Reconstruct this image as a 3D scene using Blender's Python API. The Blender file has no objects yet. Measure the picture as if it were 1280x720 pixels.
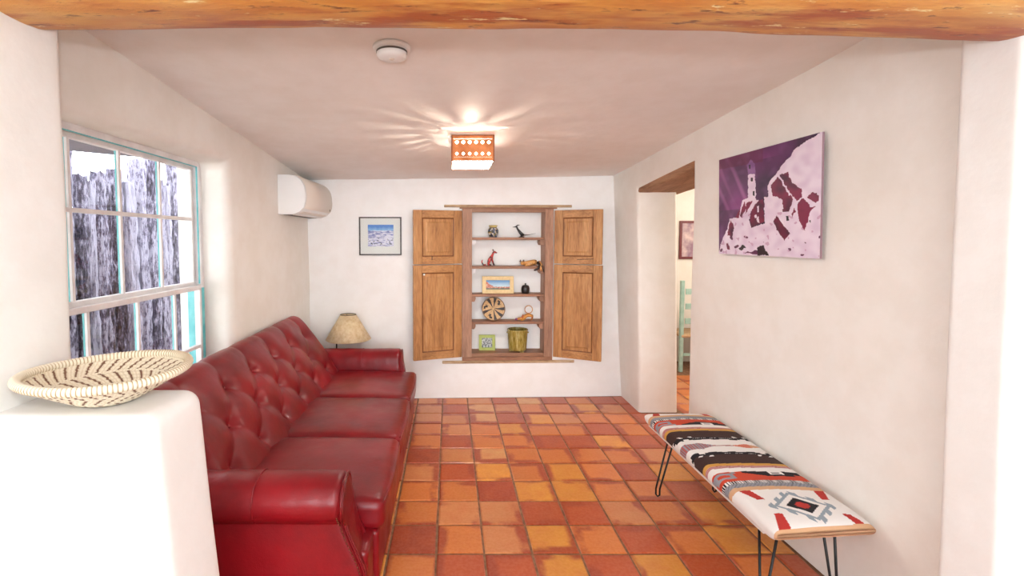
import bpy, bmesh, math, random
from mathutils import Vector, Matrix, noise
random.seed(7)
SC = bpy.context.scene
COL = SC.collection
PI = math.pi

# ------------------------------------------------------------------ camera
cam_data = bpy.data.cameras.new('camera')
cam = bpy.data.objects.new('camera', cam_data)
COL.objects.link(cam)
cam.location = (0, 0, 1.63)
cam.rotation_euler = (math.radians(90 - 3.07), 0, 0)
cam_data.sensor_width = 36.0
cam_data.lens = 597.0 / 1280 * 36
cam_data.shift_x = 78 / 1280
cam_data.shift_y = -29 / 1280
cam_data.clip_start = 0.02
SC.camera = cam

# ------------------------------------------------------------------ sky, lights, exposure
world = bpy.data.worlds.new('overcast_sky')
SC.world = world
world.use_nodes = True
wb = world.node_tree.nodes['Background']
wb.inputs['Color'].default_value = (0.90, 0.95, 1.0, 1)
wb.inputs['Strength'].default_value = 8.0

def point_light(name, loc, energy, radius, color=(1, 1, 1)):
    l = bpy.data.lights.new(name, 'POINT')
    l.energy = energy; l.shadow_soft_size = radius; l.color = color
    o = bpy.data.objects.new(name, l); COL.objects.link(o); o.location = loc
    return o
def area_light(name, loc, rot, sx, sy, energy, color=(1, 1, 1)):
    l = bpy.data.lights.new(name, 'AREA')
    l.shape = 'RECTANGLE'; l.size = sx; l.size_y = sy; l.energy = energy; l.color = color
    o = bpy.data.objects.new(name, l); COL.objects.link(o); o.location = loc; o.rotation_euler = rot
    return o
point_light('camera_flash', (-0.05, 0.0, 1.86), 40, 0.03, (0.93, 0.97, 1.0))
area_light('near_room_fill', (0.2, -5.8, 1.2), (PI / 2 + 0.14, 0, 0), 4.4, 2.2, 52, (0.90, 0.96, 1.0))  # added area light, a stand-in for unseen windows behind the camera
point_light('next_room_fill', (3.6, 4.4, 2.2), 60, 0.2, (1.0, 0.9, 0.78))  # unseen point light added to brighten the next room and its doorway

SC.view_settings.view_transform = 'Standard'
SC.view_settings.look = 'None'
SC.view_settings.exposure = 0.20
SC.view_settings.gamma = 1.0
SC.view_settings.use_curve_mapping = False

# ------------------------------------------------------------------ colour and material helpers
def lin(c):
    return tuple((v / 12.92 if v <= 0.04045 else ((v + 0.055) / 1.055) ** 2.4) for v in c)
def rgb(r, g, b):
    return lin((r / 255, g / 255, b / 255))

class NT:
    def __init__(s, m):
        s.t = m.node_tree; s.n = s.t.nodes; s.b = s.n['Principled BSDF']
    def new(s, kind, **kw):
        n = s.n.new(kind)
        for k, v in kw.items():
            if k.startswith('i_'):
                n.inputs[k[2:].replace('_', ' ')].default_value = v
            else: setattr(n, k, v)
        return n
    def link(s, a, b): s.t.links.new(a, b)
    def ramp(s, fac, stops):
        r = s.new('ShaderNodeValToRGB')
        e = r.color_ramp.elements
        while len(e) < len(stops): e.new(0.5)
        for q, (p, c) in zip(e, stops):
            q.position = p; q.color = (*c, 1) if len(c) == 3 else c
        s.link(fac, r.inputs['Fac'])
        return r.outputs['Color']
    def mix(s, fac, a, b, mode='MIX'):
        m = s.new('ShaderNodeMix', data_type='RGBA', blend_type=mode)
        for sock, v in ((m.inputs[0], fac), (m.inputs[6], a), (m.inputs[7], b)):
            if isinstance(v, (int, float)): sock.default_value = v
            elif isinstance(v, tuple): sock.default_value = (*v, 1)
            else: s.link(v, sock)
        return m.outputs[2]
    def noise(s, scale, detail=4, vec=None, rough=0.5, stretch=None, coord='Object', w=None):
        n = s.new('ShaderNodeTexNoise')
        n.inputs['Scale'].default_value = scale; n.inputs['Detail'].default_value = detail
        n.inputs['Roughness'].default_value = rough
        if vec is None:
            vec = s.new('ShaderNodeTexCoord').outputs[coord]
        if stretch:
            mp = s.new('ShaderNodeMapping'); mp.inputs['Scale'].default_value = stretch
            s.link(vec, mp.inputs['Vector']); vec = mp.outputs['Vector']
        s.link(vec, n.inputs['Vector'])
        if w is not None:
            n.noise_dimensions = '4D'; s.link(w, n.inputs['W'])
        return n.outputs['Fac']
    def bump(s, h, strength, dist=0.01):
        b = s.new('ShaderNodeBump'); b.inputs['Strength'].default_value = strength
        b.inputs['Distance'].default_value = dist
        s.link(h, b.inputs['Height']); s.link(b.outputs['Normal'], s.b.inputs['Normal'])

def base_mat(name, color=(0.8, 0.8, 0.8), rough=0.5, metal=0.0, coat=0.0, spec=0.5):
    m = bpy.data.materials.new(name); m.use_nodes = True
    nt = NT(m)
    nt.b.inputs['Base Color'].default_value = (*color, 1)
    nt.b.inputs['Roughness'].default_value = rough
    nt.b.inputs['Metallic'].default_value = metal
    nt.b.inputs['Coat Weight'].default_value = coat
    nt.b.inputs['Specular IOR Level'].default_value = spec
    return m, nt

def noisy(name, c1, c2, scale=8, rough=0.6, bump=0.2, bscale=40, stretch=None, metal=0.0, coat=0.0, dist=0.004, lo=0.35, hi=0.65, detail=5, coord='Object', spec=0.5):
    m, nt = base_mat(name, c1, rough, metal, coat, spec)
    f = nt.noise(scale, detail, stretch=stretch, coord=coord)
    nt.link(nt.ramp(f, [(lo, c1), (hi, c2)]), nt.b.inputs['Base Color'])
    if bump: nt.bump(nt.noise(bscale, 6, stretch=stretch, coord=coord), bump, dist)
    return m

def painted(name, rough=0.7, bump=0.0, bscale=200, coat=0.0, stretch=None):
    m, nt = base_mat(name, (1, 1, 1), rough, 0, coat)
    a = nt.new('ShaderNodeVertexColor', layer_name='print')
    nt.link(a.outputs['Color'], nt.b.inputs['Base Color'])
    if bump: nt.bump(nt.noise(bscale, 3, stretch=stretch), bump, 0.003)
    return m

M = {}
def plaster(name, c1, c2):
    m, nt = base_mat(name, c1, 0.75, spec=0.25)
    f = nt.noise(1.3, 5); f2 = nt.noise(6, 6, rough=0.6)
    c = nt.ramp(f, [(0.3, c1), (0.7, c2)])
    c = nt.mix(0.06, c, nt.ramp(f2, [(0.4, (0.55, 0.42, 0.3)), (0.6, (1, 1, 1))]))
    nt.link(c, nt.b.inputs['Base Color'])
    a = nt.noise(3.5, 7, rough=0.55)
    nt.bump(a, 0.35, 0.02)
    return m
M['plaster'] = plaster('plaster', rgb(240, 238, 233), rgb(247, 246, 243))
M['plaster_warm'] = plaster('plaster_warm', rgb(238, 233, 224), rgb(244, 241, 235))
M['plaster_white'] = plaster('plaster_white', rgb(246, 244, 241), rgb(250, 249, 247))
M['grout'] = noisy('grout', rgb(120, 84, 60), rgb(150, 112, 84), 30, 0.85, 0.3, 200)
M['ceiling'] = plaster('ceiling_plaster', rgb(240, 234, 228), rgb(246, 242, 238))

def tile_mat():
    m, nt = base_mat('saltillo_tile', (0.5, 0.2, 0.05), 0.36, 0, 0.25)
    nt.b.inputs['Coat Roughness'].default_value = 0.22
    oi = nt.new('ShaderNodeObjectInfo')
    tc = nt.new('ShaderNodeTexCoord')
    geo = nt.new('ShaderNodeNewGeometry')
    sep = nt.new('ShaderNodeSeparateXYZ'); nt.link(tc.outputs['Object'], sep.inputs[0])
    def math_(op, a, b=None):
        n = nt.new('ShaderNodeMath', operation=op)
        for i, v in enumerate((a, b)):
            if v is None: continue
            if isinstance(v, (int, float)): n.inputs[i].default_value = v
            else: nt.link(v, n.inputs[i])
        return n.outputs[0]
    r1 = math_('MULTIPLY_ADD', math_('FRACT', math_('MULTIPLY', oi.outputs['Random'], 17.3)), 0.10); r1.node.inputs[2].default_value = -0.05
    r2 = math_('MULTIPLY_ADD', math_('FRACT', math_('MULTIPLY', oi.outputs['Random'], 41.7)), 0.10); r2.node.inputs[2].default_value = -0.05
    ax = math_('ABSOLUTE', math_('ADD', sep.outputs['X'], r1)); ay = math_('ABSOLUTE', math_('ADD', sep.outputs['Y'], r2))
    n1 = nt.noise(7, 3, vec=geo.outputs['Position'], w=math_('MULTIPLY', oi.outputs['Random'], 30))
    n2 = nt.noise(5, 4, vec=geo.outputs['Position'], w=math_('MULTIPLY', oi.outputs['Random'], 55))
    # fired red flashes along one or two sides of each tile
    rx = math_('ADD', ax, math_('MULTIPLY', n1, 0.075)); ry = math_('ADD', ay, math_('MULTIPLY', n2, 0.075))
    ex = nt.ramp(math_('MULTIPLY', rx, 5), [(0.68, (0, 0, 0)), (0.80, (1, 1, 1))])
    ey = nt.ramp(math_('MULTIPLY', ry, 5), [(0.68, (0, 0, 0)), (0.80, (1, 1, 1))])
    edge = nt.mix(1.0, ex, ey, 'LIGHTEN')
    edge = nt.mix(1.0, edge, nt.ramp(n2, [(0.38, (0, 0, 0)), (0.50, (0.95, 0.95, 0.95))]), 'MULTIPLY')
    f = nt.noise(9, 6, vec=geo.outputs['Position'], rough=0.65)
    c = nt.mix(nt.ramp(f, [(0.35, (0, 0, 0)), (0.75, (0.5, 0.5, 0.5))]), oi.outputs['Color'], rgb(196, 92, 40))
    c = nt.mix(edge, c, rgb(160, 58, 24))
    f3 = nt.noise(60, 3, vec=geo.outputs['Position'])
    c = nt.mix(0.05, c, nt.ramp(f3, [(0.4, (0.25, 0.1, 0.04)), (0.6, (0.9, 0.7, 0.5))]))
    nt.link(c, nt.b.inputs['Base Color'])
    nt.bump(nt.noise(14, 4, vec=geo.outputs['Position']), 0.15, 0.008)
    return m
M['tile'] = tile_mat()

def wood(name, cols, stretch, scale=3.0, rough=0.5, bump=0.25, coat=0.0):
    m, nt = base_mat(name, cols[0], rough, 0, coat)
    f = nt.noise(scale, 8, stretch=stretch, rough=0.6)
    f2 = nt.noise(scale * 6, 4, stretch=stretch)
    n = len(cols)
    c = nt.ramp(f, [(0.3 + 0.4 * i / (n - 1), c) for i, c in enumerate(cols)])
    c = nt.mix(0.25, c, nt.ramp(f2, [(0.35, tuple(v * 0.45 for v in cols[0])), (0.6, cols[-1])]))
    nt.link(c, nt.b.inputs['Base Color'])
    nt.bump(f2, bump, 0.003)
    return m
M['door_wood'] = wood('old_pine', [rgb(134, 84, 42), rgb(180, 124, 70), rgb(202, 152, 98)], (5, 5, 0.6), 3.2, 0.5)
M['door_rail_wood'] = wood('old_pine_rail', [rgb(138, 88, 46), rgb(182, 128, 74), rgb(202, 150, 98)], (0.7, 5, 5), 3.2, 0.5)
M['moulding_wood'] = wood('moulding_wood', [rgb(100, 55, 24), rgb(140, 84, 42)], (4, 4, 1.5), 4, 0.5)
M['frame_wood'] = wood('frame_wood', [rgb(134, 92, 68), rgb(168, 124, 98), rgb(188, 148, 122)], (5, 5, 0.6), 3.5, 0.6)
M['shelf_wood'] = wood('shelf_wood', [rgb(130, 84, 58), rgb(172, 124, 92)], (0.7, 5, 5), 4, 0.5)
M['rough_board'] = wood('rough_board', [rgb(130, 92, 60), rgb(196, 160, 120), rgb(214, 190, 158)], (0.8, 5, 8), 4, 0.8, 0.5)
M['lintel_wood'] = wood('lintel_wood', [rgb(128, 88, 60), rgb(160, 116, 84), rgb(184, 142, 108)], (5, 0.6, 5), 3, 0.7, 0.5)

def beam_mat():
    m, nt = base_mat('peeled_log', (0.6, 0.35, 0.12), 0.45, 0, 0.15)
    a = nt.noise(2.2, 6, stretch=(0.8, 3.5, 3.5), rough=0.55)
    b = nt.noise(1.6, 5, stretch=(0.9, 5, 5), rough=0.6)
    c = nt.noise(7, 8, stretch=(1.0, 4.5, 4.5), rough=0.7)
    k = nt.noise(9, 6, stretch=(0.5, 2.5, 2.5), rough=0.75)
    col = nt.ramp(a, [(0.33, rgb(190, 110, 42)), (0.5, rgb(216, 150, 72)), (0.68, rgb(226, 184, 108))])
    col = nt.mix(nt.ramp(b, [(0.50, (0, 0, 0)), (0.60, (0.9, 0.9, 0.9))]), col, rgb(172, 76, 26))
    col = nt.mix(nt.ramp(c, [(0.58, (0, 0, 0)), (0.64, (0.9, 0.9, 0.9))]), col, rgb(112, 44, 16))
    col = nt.mix(nt.ramp(k, [(0.615, (0, 0, 0)), (0.65, (1, 1, 1))]), col, rgb(238, 218, 160))
    nt.link(col, nt.b.inputs['Base Color'])
    nt.bump(c, 0.6, 0.012)
    return m
M['beam'] = beam_mat()

def leather():
    m, nt = base_mat('red_leather', (0.3, 0.01, 0.015), 0.36, 0, 0.14, spec=0.36)
    nt.b.inputs['Coat Roughness'].default_value = 0.18
    f = nt.noise(2.5, 6, rough=0.6)
    nt.link(nt.ramp(f, [(0.3, rgb(100, 7, 16)), (0.52, rgb(130, 10, 21)), (0.75, rgb(154, 17, 28))]), nt.b.inputs['Base Color'])
    nt.link(nt.ramp(nt.noise(9, 5), [(0.3, (0.30, 0.30, 0.30)), (0.7, (0.44, 0.44, 0.44))]), nt.b.inputs['Roughness'])
    v = nt.new('ShaderNodeTexVoronoi'); v.inputs['Scale'].default_value = 260
    nt.link(nt.new('ShaderNodeTexCoord').outputs['Object'], v.inputs['Vector'])
    w = nt.noise(16, 6, rough=0.7)
    hh = nt.new('ShaderNodeMath', operation='MULTIPLY_ADD'); hh.inputs[1].default_value = 0.12
    nt.link(v.outputs['Distance'], hh.inputs[0]); nt.link(w, hh.inputs[2])
    nt.bump(hh.outputs[0], 0.35, 0.006)
    return m
M['leather'] = leather()
M['brass_nail'] = base_mat('antique_brass', rgb(120, 70, 50), 0.35, 1.0)[0]
M['dark_wood'] = base_mat('dark_wood', rgb(60, 36, 24), 0.5)[0]
M['black_metal'] = base_mat('black_metal', rgb(16, 16, 18), 0.4, 0.3)[0]
M['white_plastic'] = base_mat('white_plastic', rgb(240, 240, 238), 0.4)[0]
M['cream_plastic'] = base_mat('cream_plastic', rgb(232, 222, 210), 0.4)[0]
M['grey_gap'] = base_mat('dark_gap', rgb(90, 84, 78), 0.7)[0]
M['painted_white'] = noisy('painted_white_wood', rgb(226, 222, 222), rgb(240, 238, 238), 12, 0.5, 0.15, 60)
M['turquoise'] = noisy('turquoise_paint', rgb(88, 184, 192), rgb(124, 208, 212), 14, 0.55, 0.2, 60)
M['pale_turquoise'] = noisy('pale_turquoise_paint', rgb(150, 190, 180), rgb(176, 208, 198), 14, 0.55, 0.2, 60)
M['black_frame'] = noisy('dark_frame_wood', rgb(52, 44, 42), rgb(84, 74, 70), 30, 0.45, 0.1, 60)
M['mat_board'] = base_mat('mat_board', rgb(238, 234, 230), 0.8)[0]
M['tan_frame'] = noisy('tan_frame', rgb(226, 196, 140), rgb(238, 212, 160), 40, 0.6, 0.15, 90)
M['green_frame'] = noisy('lime_frame', rgb(170, 182, 92), rgb(186, 198, 112), 20, 0.6, 0.1, 60)
M['print'] = painted('printed_picture', 0.35)
M['panel_print'] = painted('printed_panel', 0.3, coat=0.2)
M['textile'] = painted('woven_textile', 0.95, 0.6, 900)
M['basket'] = painted('woven_palm', 0.75, 0.3, 120)
M['craft_paint'] = painted('craft_paint', 0.4)
M['black_lacquer'] = base_mat('black_lacquer', rgb(26, 20, 20), 0.3)[0]
M['copper'] = noisy('copper_sheet', rgb(150, 84, 46), rgb(196, 122, 76), 10, 0.38, 0.1, 30, metal=0.85)
def bark_mat():
    m, nt = base_mat('shaggy_bark', (0.3, 0.3, 0.35), 0.95)
    oi = nt.new('ShaderNodeObjectInfo')
    f = nt.noise(6, 10, stretch=(7, 7, 2.2), rough=0.72); g = nt.noise(2.2, 3)
    f1 = nt.ramp(f, [(0.40, (0, 0, 0)), (0.62, (1, 1, 1))])
    a = nt.new('ShaderNodeMath', operation='MULTIPLY_ADD'); a.inputs[1].default_value = 0.45
    nt.link(oi.outputs['Random'], a.inputs[0]); nt.link(g, a.inputs[2])
    b = nt.new('ShaderNodeMath', operation='MULTIPLY_ADD'); b.inputs[1].default_value = 0.55
    nt.link(f1, b.inputs[0]); nt.link(a.outputs[0], b.inputs[2])
    nt.link(nt.ramp(b.outputs[0], [(0.50, rgb(26, 20, 30)), (0.75, rgb(70, 62, 82)), (0.95, rgb(124, 116, 138)), (1.0, rgb(160, 154, 172))]), nt.b.inputs['Base Color'])
    nt.bump(f, 1.0, 0.04)
    return m
M['bark'] = bark_mat()
_unused = noisy('old_bark', rgb(70, 62, 80), rgb(208, 200, 214), 9, 0.9, 1.0, 30, stretch=(3, 3, 0.7), dist=0.03, lo=0.38, hi=0.60, detail=8)
M['gravel'] = noisy('gravel_ground', rgb(150, 130, 110), rgb(190, 172, 150), 20, 0.95, 0.5, 60)
M['porch'] = noisy('porch_boards', rgb(112, 106, 116), rgb(128, 122, 132), 6, 0.8, 0.2, 30)
M['exterior'] = noisy('exterior_stucco', rgb(226, 224, 226), rgb(240, 238, 240), 6, 0.9, 0.3, 40)

def glass_mat(base=0.03):
    m = bpy.data.materials.new('window_glass'); m.use_nodes = True
    t = m.node_tree; t.nodes.clear()
    o = t.nodes.new('ShaderNodeOutputMaterial'); mx = t.nodes.new('ShaderNodeMixShader')
    tr = t.nodes.new('ShaderNodeBsdfTransparent'); gl = t.nodes.new('ShaderNodeBsdfGlossy')
    lw = t.nodes.new('ShaderNodeLayerWeight'); pw = t.nodes.new('ShaderNodeMath'); pw.operation = 'POWER'; pw.inputs[1].default_value = 4.0
    t.links.new(lw.outputs['Facing'], pw.inputs[0])
    fr = t.nodes.new('ShaderNodeMath'); fr.operation = 'MULTIPLY_ADD'; fr.inputs[1].default_value = 0.5; fr.inputs[2].default_value = base
    t.links.new(pw.outputs[0], fr.inputs[0])
    tr.inputs['Color'].default_value = (0.96, 0.98, 0.98, 1); gl.inputs['Roughness'].default_value = 0.02
    t.links.new(fr.outputs[0], mx.inputs[0]); t.links.new(tr.outputs[0], mx.inputs[1])
    t.links.new(gl.outputs[0], mx.inputs[2]); t.links.new(mx.outputs[0], o.inputs['Surface'])
    return m
M['glass'] = glass_mat()
def emit_mat(name, color, s):
    m, nt = base_mat(name, color, 0.6)
    nt.b.inputs['Emission Color'].default_value = (*color, 1)
    nt.b.inputs['Emission Strength'].default_value = s
    return m
M['diffuser'] = emit_mat('lit_diffuser', (1.0, 0.93, 0.85), 34.0)
M['liner'] = emit_mat('frosted_liner', (1.0, 0.90, 0.80), 2.5)
M['picture_glass'] = glass_mat(0.0)
M['bulb'] = emit_mat('lit_bulb', (1.0, 0.9, 0.75), 30.0)
def shade_mat():
    m, nt = base_mat('parchment_shade', rgb(222, 200, 160), 0.7)
    f = nt.noise(26, 6, rough=0.7)
    nt.link(nt.ramp(f, [(0.35, rgb(208, 180, 134)), (0.65, rgb(232, 214, 178))]), nt.b.inputs['Base Color'])
    nt.b.inputs['Transmission Weight'].default_value = 0.0
    nt.b.inputs['Subsurface Weight'].default_value = 0.15
    nt.b.inputs['Subsurface Radius'].default_value = (0.02, 0.015, 0.01)
    return m
M['shade'] = shade_mat()
def crock_mat():
    m, nt = base_mat('olive_glaze', rgb(160, 140, 60), 0.25, 0, 0.5)
    f = nt.noise(20, 6, stretch=(2.2, 2.2, 0.5), rough=0.6)
    nt.link(nt.ramp(f, [(0.32, rgb(104, 86, 30)), (0.5, rgb(160, 140, 66)), (0.68, rgb(190, 176, 112))]), nt.b.inputs['Base Color'])
    nt.bump(f, 0.3, 0.006)
    return m
M['olive_glaze'] = crock_mat()

# ------------------------------------------------------------------ mesh helpers
WLOC = {}
class MB:
    def __init__(s): s.v = []; s.f = []; s.c = None
    def add(s, vs, fs):
        o = len(s.v); s.v += [tuple(v) for v in vs]; s.f += [tuple(i + o for i in f) for f in fs]; return s
    def box(s, a, b, fn=None):
        x0, y0, z0 = a; x1, y1, z1 = b
        vs = [(x0, y0, z0), (x1, y0, z0), (x1, y1, z0), (x0, y1, z0), (x0, y0, z1), (x1, y0, z1), (x1, y1, z1), (x0, y1, z1)]
        if fn: vs = [fn(*p) for p in vs]
        return s.add(vs, [(0, 3, 2, 1), (4, 5, 6, 7), (0, 1, 5, 4), (1, 2, 6, 5), (2, 3, 7, 6), (3, 0, 4, 7)])
    def grid(s, fn, nu, nv, cu=False, cv=False):
        mu = nu if cu else nu + 1; mv = nv if cv else nv + 1
        vs = [fn(i / nu, j / nv) for i in range(mu) for j in range(mv)]
        fs = [(i * mv + j, ((i + 1) % mu) * mv + j, ((i + 1) % mu) * mv + (j + 1) % mv, i * mv + (j + 1) % mv)
              for i in range(nu) for j in range(nv)]
        return s.add(vs, fs)
    def tube(s, pts, r, n=8, closed=False, cap=True):
        pts = [Vector(p) for p in pts]; m = len(pts)
        rs = r if isinstance(r, (list, tuple)) else [r] * m
        vs = []; up = None
        for i, p in enumerate(pts):
            if closed: d = pts[(i + 1) % m] - pts[i - 1]
            else: d = pts[min(i + 1, m - 1)] - pts[max(i - 1, 0)]
            d.normalize()
            if up is None:
                up = Vector((0, 0, 1)) if abs(d.z) < 0.9 else Vector((1, 0, 0))
            a = d.cross(up)
            if a.length < 1e-4: a = d.orthogonal()
            a.normalize(); b = a.cross(d).normalized(); up = b
            for k in range(n):
                t = 2 * PI * k / n
                vs.append(p + a * (math.cos(t) * rs[i]) + b * (math.sin(t) * rs[i]))
        fs = []
        for i in range(m if closed else m - 1):
            for k in range(n):
                j = (i + 1) % m
                fs.append((i * n + k, i * n + (k + 1) % n, j * n + (k + 1) % n, j * n + k))
        if cap and not closed:
            fs.append(tuple(range(n - 1, -1, -1))); fs.append(tuple((m - 1) * n + k for k in range(n)))
        return s.add(vs, fs)
    def lathe(s, prof, c=(0, 0, 0), n=32):
        vs = []; fs = []; m = len(prof)
        for r, z in prof:
            for k in range(n):
                t = 2 * PI * k / n
                vs.append((c[0] + r * math.cos(t), c[1] + r * math.sin(t), c[2] + z))
        for i in range(m - 1):
            for k in range(n):
                fs.append((i * n + k, i * n + (k + 1) % n, (i + 1) * n + (k + 1) % n, (i + 1) * n + k))
        return s.add(vs, fs)
    def prism(s, poly, fn, a, b):
        n = len(poly)
        vs = [fn(p, a) for p in poly] + [fn(p, b) for p in poly]
        fs = [tuple(range(n)), tuple(range(2 * n - 1, n - 1, -1))]
        fs += [(i, i + n, (i + 1) % n + n, (i + 1) % n) for i in range(n)]
        return s.add(vs, fs)
    def rbox(s, a, b, r, n=12, fn=None):
        a = Vector(a); b = Vector(b); sz = b - a
        rr = min(r, min(sz) / 2 - 1e-4)
        def ts(L):
            k = max(3, n // 3)
            e = [rr * (1 - math.cos(PI / 2 * i / k)) for i in range(k)]
            mid = [rr + (L - 2 * rr) * i / n for i in range(n + 1)]
            return e + mid + [L - q for q in reversed(e)]
        T = [ts(sz[i]) for i in range(3)]
        bm = bmesh.new()
        for ax in range(3):
            u, w = (ax + 1) % 3, (ax + 2) % 3
            for side in (0, 1):
                g = []
                for p in T[u]:
                    row = []
                    for q in T[w]:
                        c = [0, 0, 0]; c[ax] = sz[ax] * side; c[u] = p; c[w] = q
                        c = Vector(c)
                        k = Vector([min(max(c[i], rr), sz[i] - rr) for i in range(3)])
                        d = c - k
                        if d.length > 1e-9: c = k + d.normalized() * rr
                        c = c + a
                        if fn: c = Vector(fn(*c))
                        row.append(bm.verts.new(c))
                    g.append(row)
                for i in range(len(g) - 1):
                    for j in range(len(g[0]) - 1):
                        q = (g[i][j], g[i + 1][j], g[i + 1][j + 1], g[i][j + 1])
                        bm.faces.new(q if side else q[::-1])
        bmesh.ops.remove_doubles(bm, verts=bm.verts, dist=1e-5)
        bm.verts.index_update()
        vs = [v.co.copy() for v in bm.verts]; fs = [tuple(v.index for v in f.verts) for f in bm.faces]
        bm.free()
        return s.add(vs, fs)
    def build(s, name, mat, parent=None, at=None, smooth=False, paint=None, fix=True, bevel=0.0, seg=2, merge=False):
        org = Vector(at) if at is not None else (WLOC[parent.name] if parent else Vector((0, 0, 0)))
        me = bpy.data.meshes.new(name)
        me.from_pydata([Vector(v) - org for v in s.v], [], s.f)
        if fix or merge:
            bm = bmesh.new(); bm.from_mesh(me)
            if merge: bmesh.ops.remove_doubles(bm, verts=bm.verts, dist=1e-5)
            if fix: bmesh.ops.recalc_face_normals(bm, faces=bm.faces)
            bm.to_mesh(me); bm.free()
        me.materials.append(mat if not isinstance(mat, str) else M[mat])
        if smooth:
            me.polygons.foreach_set('use_smooth', [True] * len(me.polygons))
        if paint:
            ca = me.color_attributes.new('print', 'FLOAT_COLOR', 'CORNER')
            buf = [0.0] * (4 * len(me.loops))
            for p in me.polygons:
                c = paint(p.center + org)
                for li in p.loop_indices:
                    buf[4 * li:4 * li + 4] = (c[0], c[1], c[2], 1.0)
            ca.data.foreach_set('color', buf)
        me.update()
        o = bpy.data.objects.new(name, me); COL.objects.link(o)
        if parent:
            o.parent = parent; WLOC[o.name] = WLOC[parent.name].copy()
        else:
            o.location = org; WLOC[o.name] = org
        if bevel:
            b = o.modifiers.new('bevel', 'BEVEL'); b.width = bevel; b.segments = seg
            b.limit_method = 'ANGLE'; b.angle_limit = math.radians(40)
            if smooth is False and seg > 2:
                me.polygons.foreach_set('use_smooth', [True] * len(me.polygons))
        return o

def tag(o, label=None, cat=None, group=None, kind=None):
    if label: o['label'] = label
    if cat: o['category'] = cat
    if group: o['group'] = group
    if kind: o['kind'] = kind
    return o
def thing(name, label, cat, loc, group=None):
    o = bpy.data.objects.new(name, None); COL.objects.link(o); o.location = loc
    o.empty_display_size = 0.1
    WLOC[o.name] = Vector(loc)
    return tag(o, label, cat, group)
def struct_root(name, loc=(0, 0, 0), label=None):
    o = bpy.data.objects.new(name, None); COL.objects.link(o); o.location = loc
    WLOC[o.name] = Vector(loc); o['kind'] = 'structure'
    if label: o['label'] = label
    return o
def nz(x, y, z, s=1.0): return noise.noise(Vector((x * s, y * s, z * s)))

def steps(a, b, h):
    n = max(1, int(round((b - a) / h)));
    return [a + (b - a) * i / n for i in range(n + 1)]

def wall(name, fn, s0, s1, z0, z1, thick, hole=None, depth_through=True, mat='plaster', bevel=0.0, h=0.22, seg=4, amp=0.006, label=None):
    """fn(s, z, d) -> world point; d = 0 on the room side.  hole = (sa, sb, za, zb)."""
    S = steps(s0, s1, h); Zs = steps(z0, z1, h)
    if hole:
        sa, sb, za, zb = hole
        S = sorted(set(steps(s0, sa, h) + steps(sa, sb, h) + steps(sb, s1, h)))
        Zs = sorted(set((steps(z0, za, h) if za > z0 + 1e-6 else [z0]) + steps(za, zb, h) + steps(zb, z1, h)))
    inh = lambda a, b: hole and sa - 1e-6 < a and b < sb + 1e-6
    inz = lambda a, b: hole and za - 1e-6 < a and b < zb + 1e-6
    m = MB()
    def P(s, z, d):
        k = amp * 2 * nz(s * 1.3 + 3, z * 1.3, len(name)) if d == 0 else 0
        return fn(s, z, d + k)
    def q(a, b, c, d): m.add([a, b, c, d], [(0, 1, 2, 3)])
    for i in range(len(S) - 1):
        for j in range(len(Zs) - 1):
            a, b, c, d = S[i], S[i + 1], Zs[j], Zs[j + 1]
            if inh(a, b) and inz(c, d):
                if not depth_through: q(P(a, c, thick), P(b, c, thick), P(b, d, thick), P(a, d, thick))
                continue
            q(P(a, c, 0), P(b, c, 0), P(b, d, 0), P(a, d, 0))
            if depth_through: q(P(a, c, thick), P(b, c, thick), P(b, d, thick), P(a, d, thick))
    if hole:
        for j in range(len(Zs) - 1):
            c, d = Zs[j], Zs[j + 1]
            if inz(c, d):
                for sx in (sa, sb): q(P(sx, c, 0), P(sx, c, thick), P(sx, d, thick), P(sx, d, 0))
        for i in range(len(S) - 1):
            a, b = S[i], S[i + 1]
            if inh(a, b):
                for zx in (za, zb):
                    if zx > z0 + 1e-6: q(P(a, zx, 0), P(b, zx, 0), P(b, zx, thick), P(a, zx, thick))
    o = m.build(name, mat, merge=True, bevel=bevel, seg=seg)
    me = o.data; me.polygons.foreach_set('use_smooth', [True] * len(me.polygons))
    tag(o, label, kind='structure')
    return o

def skin_fig(name, joints, edges, mat, parent, sub=2):
    org = WLOC[parent.name]
    names = list(joints); idx = {k: i for i, k in enumerate(names)}
    me = bpy.data.meshes.new(name)
    me.from_pydata([Vector(joints[k][:3]) - org for k in names], [(idx[a], idx[b]) for a, b in edges], [])
    o = bpy.data.objects.new(name, me); COL.objects.link(o)
    o.parent = parent; WLOC[o.name] = org.copy()
    sk = o.modifiers.new('skin', 'SKIN')
    lay = me.skin_vertices[0].data if me.skin_vertices else None
    if lay is None:
        bm = bmesh.new(); bm.from_mesh(me); bm.verts.layers.skin.verify(); bm.to_mesh(me); bm.free()
        lay = me.skin_vertices[0].data
    for k in names:
        r = joints[k][3]; rr = joints[k][4] if len(joints[k]) > 4 else r
        lay[idx[k]].radius = (r, rr)
    lay[0].use_root = True
    sk.use_smooth_shade = True
    sb = o.modifiers.new('subdivision', 'SUBSURF'); sb.levels = sub; sb.render_levels = sub
    me.materials.append(mat if not isinstance(mat, str) else M[mat])
    return o
# ================================================================== THE SETTING
def xr(z, y=2.7): return 1.817 - 0.0133 * (y - 2.26) - z * (0.019 + 0.0122 * (y - 2.26))                     # right wall leans a little
def xl(y): return -1.41 - 0.034 * (4.87 - y)           # left wall runs slightly askew
def yb(x): return 4.83 + 0.033 * x                     # back wall
def zc(x, y):                                          # ceiling falls towards the back wall
    k = max(0.0, (y - 2.2) / 2.67)
    return 2.236 + 0.0895 * (4.87 - y) + 0.0208 * x * min(k, 1)

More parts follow.
